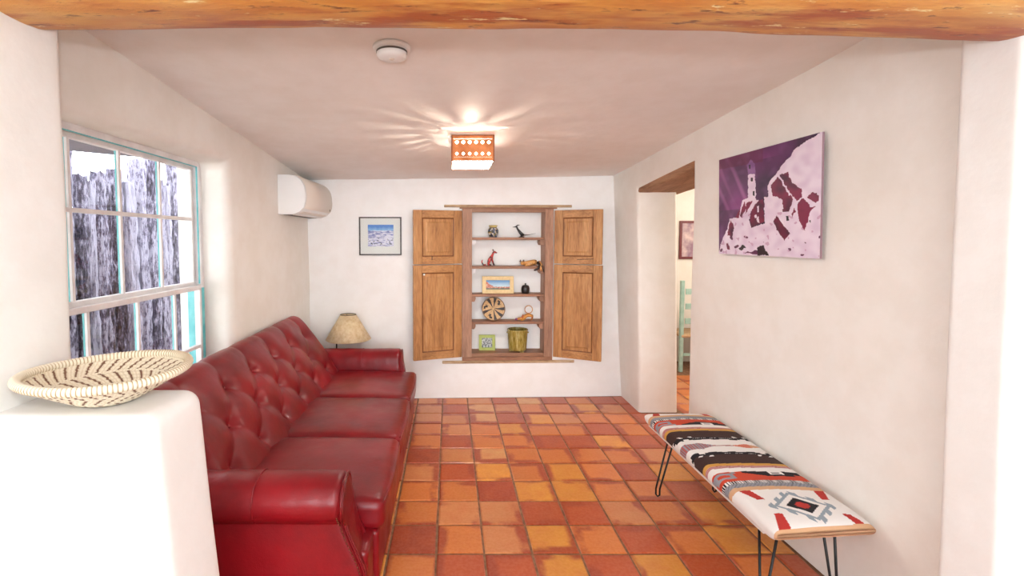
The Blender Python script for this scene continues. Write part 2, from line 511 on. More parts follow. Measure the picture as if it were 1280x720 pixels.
# floor: mortar bed with every clay tile laid as its own piece
fl = MB().box((-2.4, -6.2, -0.10), (4.6, 6.5, -0.006)).build('floor', 'grout')
tag(fl, kind='structure')
TX, TY, PIT, TS = -0.07, 2.397, 0.2505, 0.2395
tile_meshes = []
def tile_mesh(w, d, k):
    rnd = random.Random(k * 17 + 3)
    j = lambda: rnd.uniform(-0.0016, 0.0016)
    c = 0.006
    m = MB()
    B = [(-w / 2 + j(), -d / 2 + j()), (w / 2 + j(), -d / 2 + j()), (w / 2 + j(), d / 2 + j()), (-w / 2 + j(), d / 2 + j())]
    vs = [(x, y, -0.02) for x, y in B] + [(x, y, -0.004) for x, y in B]
    vs += [(x - math.copysign(c, x), y - math.copysign(c, y), 0.0) for x, y in B]
    fs = [(0, 1, 5, 4), (1, 2, 6, 5), (2, 3, 7, 6), (3, 0, 4, 7), (4, 5, 9, 8), (5, 6, 10, 9), (6, 7, 11, 10), (7, 4, 8, 11), (8, 9, 10, 11)]
    m.add(vs, fs)
    me = bpy.data.meshes.new('tile'); me.from_pydata(m.v, [], m.f); me.materials.append(M['tile']); me.update()
    return me
for k in range(6): tile_meshes.append(tile_mesh(TS, TS, k))
TC = {'Y': rgb(224, 152, 58), 'O': rgb(212, 124, 56), 'R': rgb(176, 72, 32), 'P': rgb(212, 138, 84), 'W': rgb(216, 158, 98), 'D': rgb(154, 52, 26)}
# colours read row by row, from the row at y = 2.147 to the back wall, columns from x = -0.32
ROWS = ['ORRYRYROR', 'DOPYOROYY', 'OPPRRPOYO', 'OODYYOORO', 'PRYOYORYO', 'DPWOOOOPO', 'OROORRYRO', 'OPOYOOROR', 'PPWRYPOOR', 'PRWPOOYPR', 'POPRWRORR']
def add_tile(x, y, x0, x1, y0, y1, letter):
    a0, a1 = max(x - TS / 2, x0), min(x + TS / 2, x1)
    b0, b1 = max(y - TS / 2, y0), min(y + TS / 2, y1)
    if a1 - a0 < 0.02 or b1 - b0 < 0.02: return
    full = (a1 - a0 > TS - 1e-4 and b1 - b0 > TS - 1e-4)
    me = random.choice(tile_meshes) if full else tile_mesh(a1 - a0, b1 - b0, random.randrange(999))
    o = bpy.data.objects.new('tile', me); COL.objects.link(o); o.parent = fl
    o.location = ((a0 + a1) / 2, (b0 + b1) / 2, random.uniform(-0.0008, 0.0004))
    o.rotation_euler = (random.uniform(-.003, .003), random.uniform(-.003, .003), random.choice([0, PI]))
    c = TC[letter]; v = random.uniform(0.9, 1.08)
    o.color = (c[0] * v, c[1] * v, c[2] * v, 1)
for j in range(-6, 11):
    for i in range(-6, 9):
        x = TX + PIT * (i + 0.5); y = TY + PIT * (j + 0.5)
        r, c = j + 1, i + 1
        L = ROWS[r][c] if 0 <= r < len(ROWS) and 0 <= c < len(ROWS[0]) else random.choice('OORRYPOD')
        right = 1.80
        if 3.44 < y < 4.38: right = 2.2
        add_tile(x, y, xl(y) + 0.005, right, -9, yb(x) - 0.006, L)
for j in range(5, 13):
    for i in range(9, 14):
        x = TX + PIT * (i + 0.5); y = TY + PIT * (j + 0.5)
        add_tile(x, y, 2.2 if y > 4.38 else 2.2, 5, 0, 9, random.choice('OORYPO'))

# ceiling of the room (sloping) and of the near room
m = MB()
m.grid(lambda u, v: (-1.7 + 3.75 * u, 1.52 + 3.5 * v, zc(-1.7 + 3.75 * u, 1.52 + 3.5 * v) + 0.006 * nz(u * 5, v * 5, 0)), 24, 24)
m.add([(-1.7, 1.52, 2.95), (2.05, 1.52, 2.95), (2.05, 5.02, 2.95), (-1.7, 5.02, 2.95)], [(0, 1, 2, 3)])
tag(m.build('ceiling', 'ceiling', smooth=True, fix=False), kind='structure')
tag(MB().box((-2.5, -6.2, 2.8), (2.7, 1.4, 2.9)).build('ceiling_near', 'plaster_white'), kind='structure')

wall('wall_left', lambda s, z, d: (xl(s) - d, s, z), 1.60, 4.95, 0, 2.75, 0.37 - 0.0, hole=(1.74, 3.20, 0.50, 2.135), mat='plaster_warm', bevel=0.055, seg=5)
wall('wall_right', lambda s, z, d: (xr(z, s) + d, s + 0.055 * max(0, 2.1 - z) * math.exp(-((s - 3.435) / 0.3) ** 2) - 0.04 * z * math.exp(-((s - 4.415) / 0.25) ** 2), z + math.exp(-((z - 2.16) / 0.12) ** 2) * (0.012 - 0.088 * min(max(s - 3.4, 0), 1.0))), 1.62, 5.0, 0, 2.75, 0.36, hole=(3.435, 4.415, 0.0, 2.16), mat='plaster_warm', bevel=0.03, seg=4)
wall('wall_back', lambda s, z, d: (s, yb(s) + d, z), -1.75, 2.12, 0, 2.75, 0.215, hole=(0.20, 0.985, 0.42, 1.925), depth_through=False, mat='plaster_white', bevel=0.006, seg=2, amp=0.003)
tag(MB().box((-1.8, 5.06, 0), (2.1, 5.2, 2.8)).build('wall_back_core', 'plaster_white'), kind='structure')

# the dividing wall with the opening: left jamb, right jamb, part above the log
def jamb(name, a, b, mat='plaster_white', r=0.045, fn=None):
    o = MB().rbox(a, b, r, 16, fn).build(name, mat, smooth=True, fix=False); tag(o, kind='structure'); return o
jamb('wall_opening_left', (-2.5, 1.24, -0.02), (-1.30, 1.645, 2.95), 'plaster', 0.03, lambda x, y, z: (x + (0.012 * nz(y * 3, z * 1.2, 2) if x > -1.5 else 0), y, z))
jamb('wall_opening_right', (1.735, 1.47, -0.02), (2.7, 1.665, 2.95), 'plaster', 0.025, lambda x, y, z: (x + (0.008 * nz(y * 2, z * 1.1, 5) if x < 2 else 0), y - 0.02 * (1 - z / 2.3), z))
tag(MB().box((-2.5, 1.30, 2.60), (2.7, 1.52, 2.95)).build('wall_above_beam', 'plaster'), kind='structure')
tag(MB().box((-2.5, -6.2, 0), (-2.35, 1.26, 2.9)).build('wall_near_left', 'plaster_white'), kind='structure')
tag(MB().box((2.55, -6.2, 0), (2.7, 1.50, 2.9)).build('wall_near_right', 'plaster_white'), kind='structure')

def half_wall(x, y, z):
    b = (1.13 - z) * 0.085
    return (x + (b if x > -1.0 else 0) + 0.006 * nz(x * 2, y * 3, z * 2), y + 0.006 * nz(y * 2, x * 3, z * 2 + 5), z + 0.004 * nz(x * 3, y * 3, 1))
o = MB().rbox((-1.36, 1.30, -0.02), (-0.835, 1.60, 1.13), 0.05, 18, half_wall).build('wall_half_height', 'plaster_white', smooth=True, fix=False)
tag(o, 'low rounded white plaster half wall beside the opening, carrying the basket', kind='structure')

# peeled log carrying the opening
def beam_fn(u, v):
    x = -1.42 + 3.35 * u
    a = 2 * PI * v
    ry, rz = 0.168, 0.15
    n = 3.2
    ca, sa = math.cos(a), math.sin(a)
    k = (abs(ca) ** n + abs(sa) ** n) ** (-1 / n)
    cy = 1.458 + 0.002 - 0.010 * (x + 1.3) / 3
    cz = 2.450 - 0.014 * (x + 1.3) + 0.012 * math.sin(x * 1.7 + 1)
    d = 1 + 0.035 * nz(x * 1.2, ca * 1.2, sa * 1.2 + 4) + 0.02 * nz(x * 6, ca * 3, sa * 3)
    return (x, cy + ry * ca * k * d, cz + rz * sa * k * d)
m = MB().grid(beam_fn, 160, 48, cv=True)
nv = 48
m.f.append(tuple(range(nv - 1, -1, -1))); m.f.append(tuple(160 * nv + k for k in range(nv)))
b = m.build('ceiling_beam', 'beam', at=(0.25, 1.46, 2.33), smooth=True)
tag(b, 'thick peeled log beam with yellow, orange and red-brown streaks across the opening', 'beam')

# lintel of the doorway in the right wall
def lin_fn(x, y, z):
    t = (y - 3.4)
    k = xr(2.1, y) + 0.006 if x < 1.9 else x
    return (k + (x - 1.70 if x < 1.9 else 0), y, z - 0.088 * t - 0.008 * math.sin(t * 3.1) + 0.004 * nz(y * 6, x * 6, 2))
lt = MB().rbox((1.70, 3.37, 2.135), (2.115, 4.46, 2.205), 0.014, 16, lin_fn).build('door_lintel', 'lintel_wood', at=(1.9, 3.93, 2.08), smooth=True, fix=False)
tag(lt, 'weathered brown wooden lintel over the doorway in the right wall', 'lintel')

# ------------------------------------------------------------------ window in the left wall
XW = -1.68
win = struct_root('window_1', (XW, 2.47, 0.52), 'white window of many panes with turquoise edges in the left wall')
y0w, y1w = 1.77, 3.165
def bar(a, b, name, mat, par, bev=0.004): return MB().box(a, b).build(name, mat, par, bevel=bev)
# outer frame with its turquoise edge
wf = MB()
wf.box((XW - 0.05, y0w - 0.06, 0.50), (XW + 0.03, y0w, 2.14)); wf.box((XW - 0.05, y1w, 0.50), (XW + 0.03, y1w + 0.035, 2.14))
wf.box((XW - 0.05, y0w, 2.105), (XW + 0.03, y1w, 2.14)); wf.box((XW - 0.05, y0w, 0.50), (XW + 0.03, y1w, 0.55))
wf.build('window_frame', 'painted_white', win, bevel=0.004)
we = MB()
we.box((XW + 0.013, y1w - 0.004, 1.335), (XW + 0.022, y1w, 2.105)); we.box((XW + 0.010, y0w, 2.1015), (XW + 0.022, y1w, 2.105)); we.box((XW + 0.04, y1w - 0.02, 0.55), (XW + 0.041, y1w + 0.012, 1.31))
we.box((XW - 0.045, y1w - 0.034, 0.55), (XW - 0.004, y1w - 0.014, 1.32))
we.build('frame_edge', 'turquoise', win)['label'] = 'turquoise painted edge'
MB().box((XW + 0.012, y1w + 0.036, 1.36), (XW + 0.034, y1w + 0.050, 2.02)).build('side_track', 'black_metal', win)['label'] = 'dark metal track'
def sash(nm, dx, ylist, zlist, w):
    s = MB().box((XW + dx - 0.02, ylist[0] - w, zlist[0] - w), (XW + dx + 0.018, ylist[-1] + w, zlist[0] + w * 0.6))
    s.box((XW + dx - 0.02, ylist[0] - w, zlist[-1] - w * 0.6), (XW + dx + 0.018, ylist[-1] + w, zlist[-1] + w * 0.6))
    s.box((XW + dx - 0.02, ylist[0] - w, zlist[0]), (XW + dx + 0.018, ylist[0] + w, zlist[-1]))
    s.box((XW + dx - 0.02, ylist[-1] - w * 0.6, zlist[0]), (XW + dx + 0.018, ylist[-1] + w * 0.4, zlist[-1]))
    so = s.build(nm, 'painted_white', win, bevel=0.003)
    for y in ylist[1:-1]:
        mo = MB().box((XW + dx - 0.002, y - 0.008, zlist[0]), (XW + dx + 0.010, y + 0.008, zlist[-1])).build('muntin', 'painted_white', so)
        MB().box((XW + dx - 0.012, y - 0.007, zlist[0]), (XW + dx - 0.0045, y + 0.007, zlist[-1])).build('muntin_edge', 'turquoise', so)['label'] = 'turquoise painted edge'
    for z in zlist[1:-1]:
        MB().box((XW + dx - 0.016, ylist[0], z - 0.010), (XW + dx + 0.0125, ylist[-1], z + 0.010)).build('muntin', 'painted_white', so)
    for a in range(len(ylist) - 1):
        for c in range(len(zlist) - 1):
            MB().box((XW + dx - 0.004, ylist[a], zlist[c]), (XW + dx - 0.001, ylist[a + 1], zlist[c + 1])).build('pane', 'glass', so)
sash('upper_sash', -0.024, [1.80, 2.145, 2.476, 2.817, 3.15], [1.335, 1.761, 2.095], 0.022)
sash('lower_sash', 0.020, [1.80, 2.165, 2.52, 2.86, 3.14], [0.57, 0.925, 1.312], 0.024)

# outside: ground, porch roof, shaggy pole fence, far gable wall
tag(MB().box((-9, -3, -0.25), (-1.8, 14, -0.12)).build('ground_outside', 'gravel'), kind='structure')
pr = MB().add([(-4.2, 1.0, 2.2), (-1.80, 1.0, 2.2), (-1.80, 3.64, 2.2), (-2.078, 3.443, 2.2), (-2.439, 3.133, 2.2), (-4.2, 1.7, 2.2),
               (-4.2, 1.0, 2.36), (-1.80, 1.0, 2.36), (-1.80, 3.64, 2.36), (-2.078, 3.443, 2.36), (-2.439, 3.133, 2.36), (-4.2, 1.7, 2.36)],
              [(0, 1, 2, 3, 4, 5), (11, 10, 9, 8, 7, 6)] + [(i, (i + 1) % 6, (i + 1) % 6 + 6, i + 6) for i in range(6)])
tag(pr.build('porch_roof', 'porch'), kind='structure')
fence = thing('pole_fence', 'fence of upright shaggy grey bark poles of uneven height outside the window', 'fence', (-3.0, 4.6, -0.12))
yy = 2.5; k = 0
rnd = random.Random(11)
while yy < 5.34:
    r = rnd.uniform(0.055, 0.085); yy += r
    h = 2.17 + 0.07 * (yy - 3.0) + rnd.uniform(-0.16, 0.16)
    if 4.66 < yy < 4.84 or yy > 5.15: h += 0.16
    x0 = -3.0 + rnd.uniform(-0.03, 0.03); ph = rnd.uniform(0, 99); lean = rnd.uniform(-0.03, 0.03)
    def pf(u, v, r=r, h=h, x0=x0, yc=yy, ph=ph, lean=lean):
        a = 2 * PI * u; z = -0.12 + (h + 0.12 + 0.05 * nz(math.cos(a) * 2 + ph, math.sin(a) * 2, 1)) * v
        rr = r * (1 - 0.15 * v) * (1 + 0.30 * nz(math.cos(a) * 1.8 + ph, math.sin(a) * 1.8, z * 2.5) + 0.30 * nz(math.cos(a) * 6 + ph, math.sin(a) * 6, z * 7))
        return (x0 + rr * math.cos(a), yc + lean * v + rr * math.sin(a), z)
    m = MB().grid(pf, 24, 120, cu=True)
    m.f.append(tuple(i * 121 + 120 for i in range(24)))
    m.build('pole', 'bark', fence, smooth=False)
    yy += r * 1.0; k += 1
tag(MB().box((-5.2, 5.9, -0.12), (-2.0, 6.1, 1.95)).build('wall_outside', 'exterior'), kind='structure')

# ------------------------------------------------------------------ next room seen through the doorway
tag(MB().box((2.1, 6.3, 0), (4.7, 6.45, 2.6)).build('wall_next_far', 'plaster_warm'), kind='structure')
tag(MB().box((4.6, 2.2, 0), (4.75, 6.4, 2.6)).build('wall_next_right', 'plaster_warm'), kind='structure')
tag(MB().box((2.2, 2.2, 0), (4.7, 2.3, 2.6)).build('wall_next_near', 'plaster_warm'), kind='structure')
tag(MB().box((2.05, 5.0, 0), (2.14, 6.4, 2.6)).build('wall_next_left', 'plaster_warm'), kind='structure')
tag(MB().box((2.05, 2.2, 2.5), (4.75, 6.45, 2.65)).build('ceiling_next', 'ceiling'), kind='structure')
ch = thing('ladder_back_chair', 'pale turquoise ladder-back chair seen through the doorway', 'chair', (3.03, 5.98, 0))
for sx in (-1, 1):
    MB().box((3.03 + sx * 0.19 - 0.022, 5.78, 0), (3.03 + sx * 0.19 + 0.022, 5.82, 1.13), lambda x, y, z: (x - (0.02 if z > 1 else 0), y - 0.05 * max(0, z - 0.4), z)).build('back_post', 'pale_turquoise', ch, bevel=0.006)
    MB().box((3.03 + sx * 0.19 - 0.02, 6.14, 0), (3.03 + sx * 0.19 + 0.02, 6.18, 0.44)).build('leg', 'pale_turquoise', ch, bevel=0.006)
for z in (0.6, 0.78, 0.96):
    MB().box((2.865, 5.76, z), (3.195, 5.775, z + 0.07)).build('slat', 'pale_turquoise', ch, bevel=0.004)
for z in (0.2,):
    MB().box((2.865, 5.785, z), (3.195, 5.805, z + 0.03)).build('stretcher', 'pale_turquoise', ch)
MB().rbox((2.825, 5.76, 0.43), (3.235, 6.20, 0.47), 0.015, 6).build('seat', 'rough_board', ch, smooth=True)
tb = thing('dining_table', 'dark wooden table edge behind the pale turquoise chair in the next room', 'table', (3.75, 5.95, 0))
MB().rbox((3.28, 5.62, 0.72), (4.3, 6.26, 0.76), 0.01, 6).build('table_top', 'black_lacquer', tb)
for sx in (3.34, 4.24):
    for sy in (5.68, 6.2):
        MB().box((sx - 0.03, sy - 0.03, 0), (sx + 0.03, sy + 0.03, 0.72)).build('leg', 'dark_wood', tb, bevel=0.004)
np_ = thing('framed_picture', 'dark red framed picture partly hidden beyond the doorway', 'picture', (3.23, 6.28, 1.6))
m = MB()
for a, b in (((3.02, 1.37), (3.05, 1.87)), ((3.42, 1.37), (3.45, 1.87)), ((3.05, 1.37), (3.42, 1.40)), ((3.05, 1.84), (3.42, 1.87))):
    m.box((a[0], 6.27, a[1]), (b[0], 6.298, b[1]))
m.build('frame', base_mat('dark_red_frame', rgb(110, 40, 48), 0.4)[0], np_, bevel=0.003)
MB().box((3.05, 6.285, 1.40), (3.42, 6.297, 1.84)).build('picture_sheet', noisy('muted_print', rgb(220, 200, 200), rgb(150, 120, 140), 9, 0.6, 0), np_)
# ================================================================== SOFA
sofa = thing('tufted_sofa', 'long red leather sofa with buttoned back and rolled arms along the left wall', 'sofa', (-0.88, 3.18, 0))
YA, YB = 2.10, 4.24
prof = [(-0.95, .37), (-1.00, .45), (-1.065, .56), (-1.14, .68), (-1.225, .80), (-1.285, .875), (-1.335, .925), (-1.385, .945), (-1.43, .925), (-1.448, .87), (-1.448, .60), (-1.448, .10)]
def catmull(P, n=8):
    out = []
    for i in range(len(P) - 1):
        p0, p1, p2, p3 = P[max(i - 1, 0)], P[i], P[i + 1], P[min(i + 2, len(P) - 1)]
        for k in range(n):
            t = k / n
            out.append(tuple(0.5 * ((2 * p1[c]) + (-p0[c] + p2[c]) * t + (2 * p0[c] - 5 * p1[c] + 4 * p2[c] - p3[c]) * t * t + (-p0[c] + 3 * p1[c] - 3 * p2[c] + p3[c]) * t ** 3) for c in range(len(p1))))
    out.append(P[-1]); return out
cp = catmull(prof, 10)
arc = [0]
for a, b in zip(cp, cp[1:]): arc.append(arc[-1] + math.hypot(b[0] - a[0], b[1] - a[1]))
def at_arc(s):
    for i in range(len(arc) - 1):
        if arc[i + 1] >= s: break
    t = (s - arc[i]) / max(arc[i + 1] - arc[i], 1e-9)
    x = cp[i][0] + (cp[i + 1][0] - cp[i][0]) * t; z = cp[i][1] + (cp[i + 1][1] - cp[i][1]) * t
    dx, dz = cp[i + 1][0] - cp[i][0], cp[i + 1][1] - cp[i][1]; L = math.hypot(dx, dz)
    return x, z, dz / L, -dx / L
def arc_of_z(z):
    for i in range(len(cp) - 1):
        if cp[i][1] <= z <= cp[i + 1][1]: return arc[i]
SR = [arc_of_z(.53), arc_of_z(.675), arc_of_z(.82)]
crest = arc_of_z(.94)
sp = (YB - YA) / 6
btn = []
for r, s in enumerate(SR):
    n = 6 if r != 1 else 5
    for k in range(n): btn.append((YA + sp * (k + 0.5 + (0.5 if r == 1 else 0)), s, r))
def segd(px, py, ax, ay, bx, by):
    vx, vy = bx - ax, by - ay; t = max(0, min(1, ((px - ax) * vx + (py - ay) * vy) / (vx * vx + vy * vy)))
    return math.hypot(px - ax - vx * t, py - ay - vy * t)
segs = []
for (y, s, r) in btn:
    if r == 1:
        for dy in (-.5, .5):
            segs.append((y, s, y + dy * sp, SR[0], 1)); segs.append((y, s, y + dy * sp, SR[2], 1))
    if r == 2: segs.append((y, s, y, crest + 0.06, .8))
    if r == 0: segs.append((y, s, y, 0.0, .9))
def back_fn(u, v):
    y = YA + (YB - YA) * u
    s = arc[-1] * (v ** 1.35)
    x, z, nx, nz_ = at_arc(s)
    d = 0.0
    if s < crest + 0.12:
        g = 0
        for (by, bs, r) in btn:
            q = math.hypot(y - by, s - bs)
            if q < 0.2: d -= 0.046 * math.exp(-(q / 0.045) ** 1.2)
        for (ay, as_, by, bs, k) in segs:
            if abs(y - (ay + by) / 2) < sp:
                q = segd(y, s, ay, as_, by, bs)
                g = max(g, k * math.exp(-(q / 0.045) ** 1.4))
        fade = min(1, max(0, (crest + 0.12 - s) / 0.14))
        d -= 0.015 * g * fade
        d += 0.016 * fade
        d += 0.004 * nz(y * 9, s * 9, 0) * fade
    e = min(y - YA, YB - y)
    if e < 0.07: d -= 0.05 * (1 - e / 0.07) ** 2 * (1 if s > .3 else .5)
    return (max(x + nx * d, -1.45), y, z + nz_ * d)
m = MB(); NU, NV = 360, 130
m.grid(back_fn, NU, NV)
m.f.append(tuple(range(NV + 1))); m.f.append(tuple(NU * (NV + 1) + k for k in range(NV, -1, -1)))
m.build('backrest', 'leather', sofa, smooth=True)
for (y, s, r) in btn:
    x, z, nx, nz_ = at_arc(s)
    bd = MB()
    c = Vector((x, y, z)) - Vector((nx, 0, nz_)) * 0.036
    R = Vector((0, 0, 1)).rotation_difference(Vector((nx, 0, nz_))).to_matrix()
    pr_ = [(0.0001, .010), (.006, .0095), (.010, .007), (.013, .002), (.013, -.006)]
    tmp = MB().lathe(pr_, n=14)
    bd.add([c + R @ Vector(v) for v in tmp.v], tmp.f)
    bd.build('button', 'leather', sofa, smooth=True)
# base with front rail
MB().rbox((-1.44, 1.95, 0.045), (-0.345, 4.40, 0.31), 0.02, 10).build('base', 'leather', sofa, smooth=True)
# seat cushions
cw_ = (YB + 0.01 - (YA - 0.0)) / 3
for k in range(3):
    a = YA + 0.003 + cw_ * k; b_ = a + cw_ - 0.006
    def cf(x, y, z, a=a, b_=b_):
        u = (x + 1.04) / 0.745; v = (y - a) / (b_ - a)
        u = min(max(u, 0), 1); v = min(max(v, 0), 1)
        top = max(0, (z - 0.33) / 0.13)
        k_ = (math.sin(PI * u) ** 0.5) * (math.sin(PI * v) ** 0.5) if 0 < u < 1 and 0 < v < 1 else 0
        wr = 0.004 * nz(x * 5, y * 5, z * 5 + a)
        bow = 0.012 * math.sin(PI * v) if u > 0.8 else 0
        return (x + bow + wr, y, z + top * (0.022 * k_) + wr - 0.012 * top * u)
    q = MB().rbox((-1.04, a, 0.30), (-0.297, b_, 0.452), 0.042, 14, cf).build('seat_cushion', 'leather', sofa, smooth=True, fix=False)
    pts = []
    for t in range(25):
        v = t / 24; y = a + 0.03 + (b_ - a - 0.06) * v
        pts.append((-0.302 + 0.012 * math.sin(PI * v), y, 0.422))
    MB().tube(pts, 0.004, 6).build('piping', 'leather', q, smooth=True)
# front panel below the cushions
MB().rbox((-0.40, YA, 0.06), (-0.322, YB, 0.305), 0.018, 10).build('front_rail', 'leather', sofa, smooth=True)
# rolled arms
def arm(y_in, sgn):
    # profile in (w, z): w = distance outwards from the inner face
    P = [(0.0, 0.05), (0.0, 0.40), (0.004, 0.50), (0.018, 0.575), (0.05, 0.618), (0.10, 0.635), (0.15, 0.632), (0.195, 0.612), (0.222, 0.575), (0.230, 0.535), (0.222, 0.495), (0.200, 0.468), (0.185, 0.455), (0.183, 0.43), (0.186, 0.25), (0.19, 0.05)]
    Q = catmull(P, 4)
    if sgn > 0: Q = [(w, z * 0.975) for w, z in Q]
    def xf(z): # front edge sweeps forward towards the floor
        t = min(max((0.50 - z) / 0.32, 0), 1); t = t * t * (3 - 2 * t)
        return -0.445 + 0.095 * t
    n = len(Q); NXS = 60
    xs = [-1.42 + (i / NXS) * 0.975 for i in range(NXS + 1)]
    m = MB(); rings = []
    for i, x in enumerate(xs):
        t = i / NXS
        ring = []
        for w, z in Q:
            f = xf(z); xx = -1.42 + (f + 1.42) * t
            sh = 0.0
            if t > 0.975: sh = 0.014 * ((t - 0.975) / 0.025) ** 2
            cw, cz_ = 0.11, (0.54 if z > .46 else z)
            r = math.hypot(w - cw, z - cz_) or 1
            wr = 0.0022 * nz(xx * 22, w * 5, z * 5) + 0.003 * nz(xx * 6, w * 6, z * 6)
            ww = w - (w - cw) / r * (sh - wr); zz = z - (z - cz_) / r * (sh - wr)
            ring.append((xx, y_in + sgn * ww, zz))
        m.v += ring
    for i in range(NXS):
        for j in range(n):
            a = i * n + j; b_ = i * n + (j + 1) % n
            m.f.append((a, b_, b_ + n, a + n))
    m.f.append(tuple(range(n))); m.f.append(tuple(NXS * n + k for k in range(n - 1, -1, -1)))
    ar = m.build('arm', 'leather', sofa, smooth=False)
    for p in ar.data.polygons: p.use_smooth = len(p.vertices) == 4
    # seam round the roll
    pts = [(-0.80, y_in + sgn * (w + (0.001 if w > .1 else -0.001)), z + 0.001) for w, z in Q if z > 0.46]
    MB().tube(pts, 0.0028, 6).build('seam', 'leather', ar, smooth=True)
    # front panel, slightly proud, with welt
    R2 = [(0.11 + (w - 0.11) * 0.90, 0.05 + (z - 0.05) * 0.975) for w, z in Q]
    m = MB(); k = len(R2)
    m.v = [(xf(z) - 0.004, y_in + sgn * w, z) for w, z in R2] + [(xf(z) + 0.010, y_in + sgn * (0.11 + (w - .11) * .96), 0.05 + (z - .05) * 0.99) for w, z in R2]
    m.f = [tuple(range(k)), tuple(range(2 * k - 1, k - 1, -1))] + [(i, (i + 1) % k, (i + 1) % k + k, i + k) for i in range(k)]
    m.build('front_panel', 'leather', ar)
    MB().tube([(xf(z) + 0.004, y_in + sgn * (0.11 + (w - .11) * 0.96), 0.05 + (z - .05) * .985) for w, z in Q], 0.0042, 6).build('welt', 'leather', ar, smooth=True)
    # nail heads down the outer edge of the front panel
    nl = MB()
    for i in range(34):
        z = 0.50 - i * 0.0128
        w = 0.178 if z < .455 else 0.178 + (z - .455) * 0.7
        c = (xf(z) - 0.014, y_in + sgn * (w + 0.011 + (0.0 if z < .455 else 0.004)), z)
        tmp = MB().lathe([(0.0001, .0032), (.0025, .0026), (.0042, 0)], n=7)
        nl.add([(c[0] + v[0], c[1] + sgn * v[2], c[2] + v[1]) for v in tmp.v], tmp.f)
    tag(nl.build('nail_heads', 'brass_nail', ar, smooth=True), 'row of antique brass nail heads', kind='stuff')
arm(2.10, -1)
arm(4.245, 1)
for x in (-1.36, -0.42):
    for y in (2.02, 4.32):
        MB().lathe([(0.0001, 0), (.022, 0), (.03, .025), (.028, .06)], (x, y, 0), 16).build('foot', 'dark_wood', sofa, smooth=True)

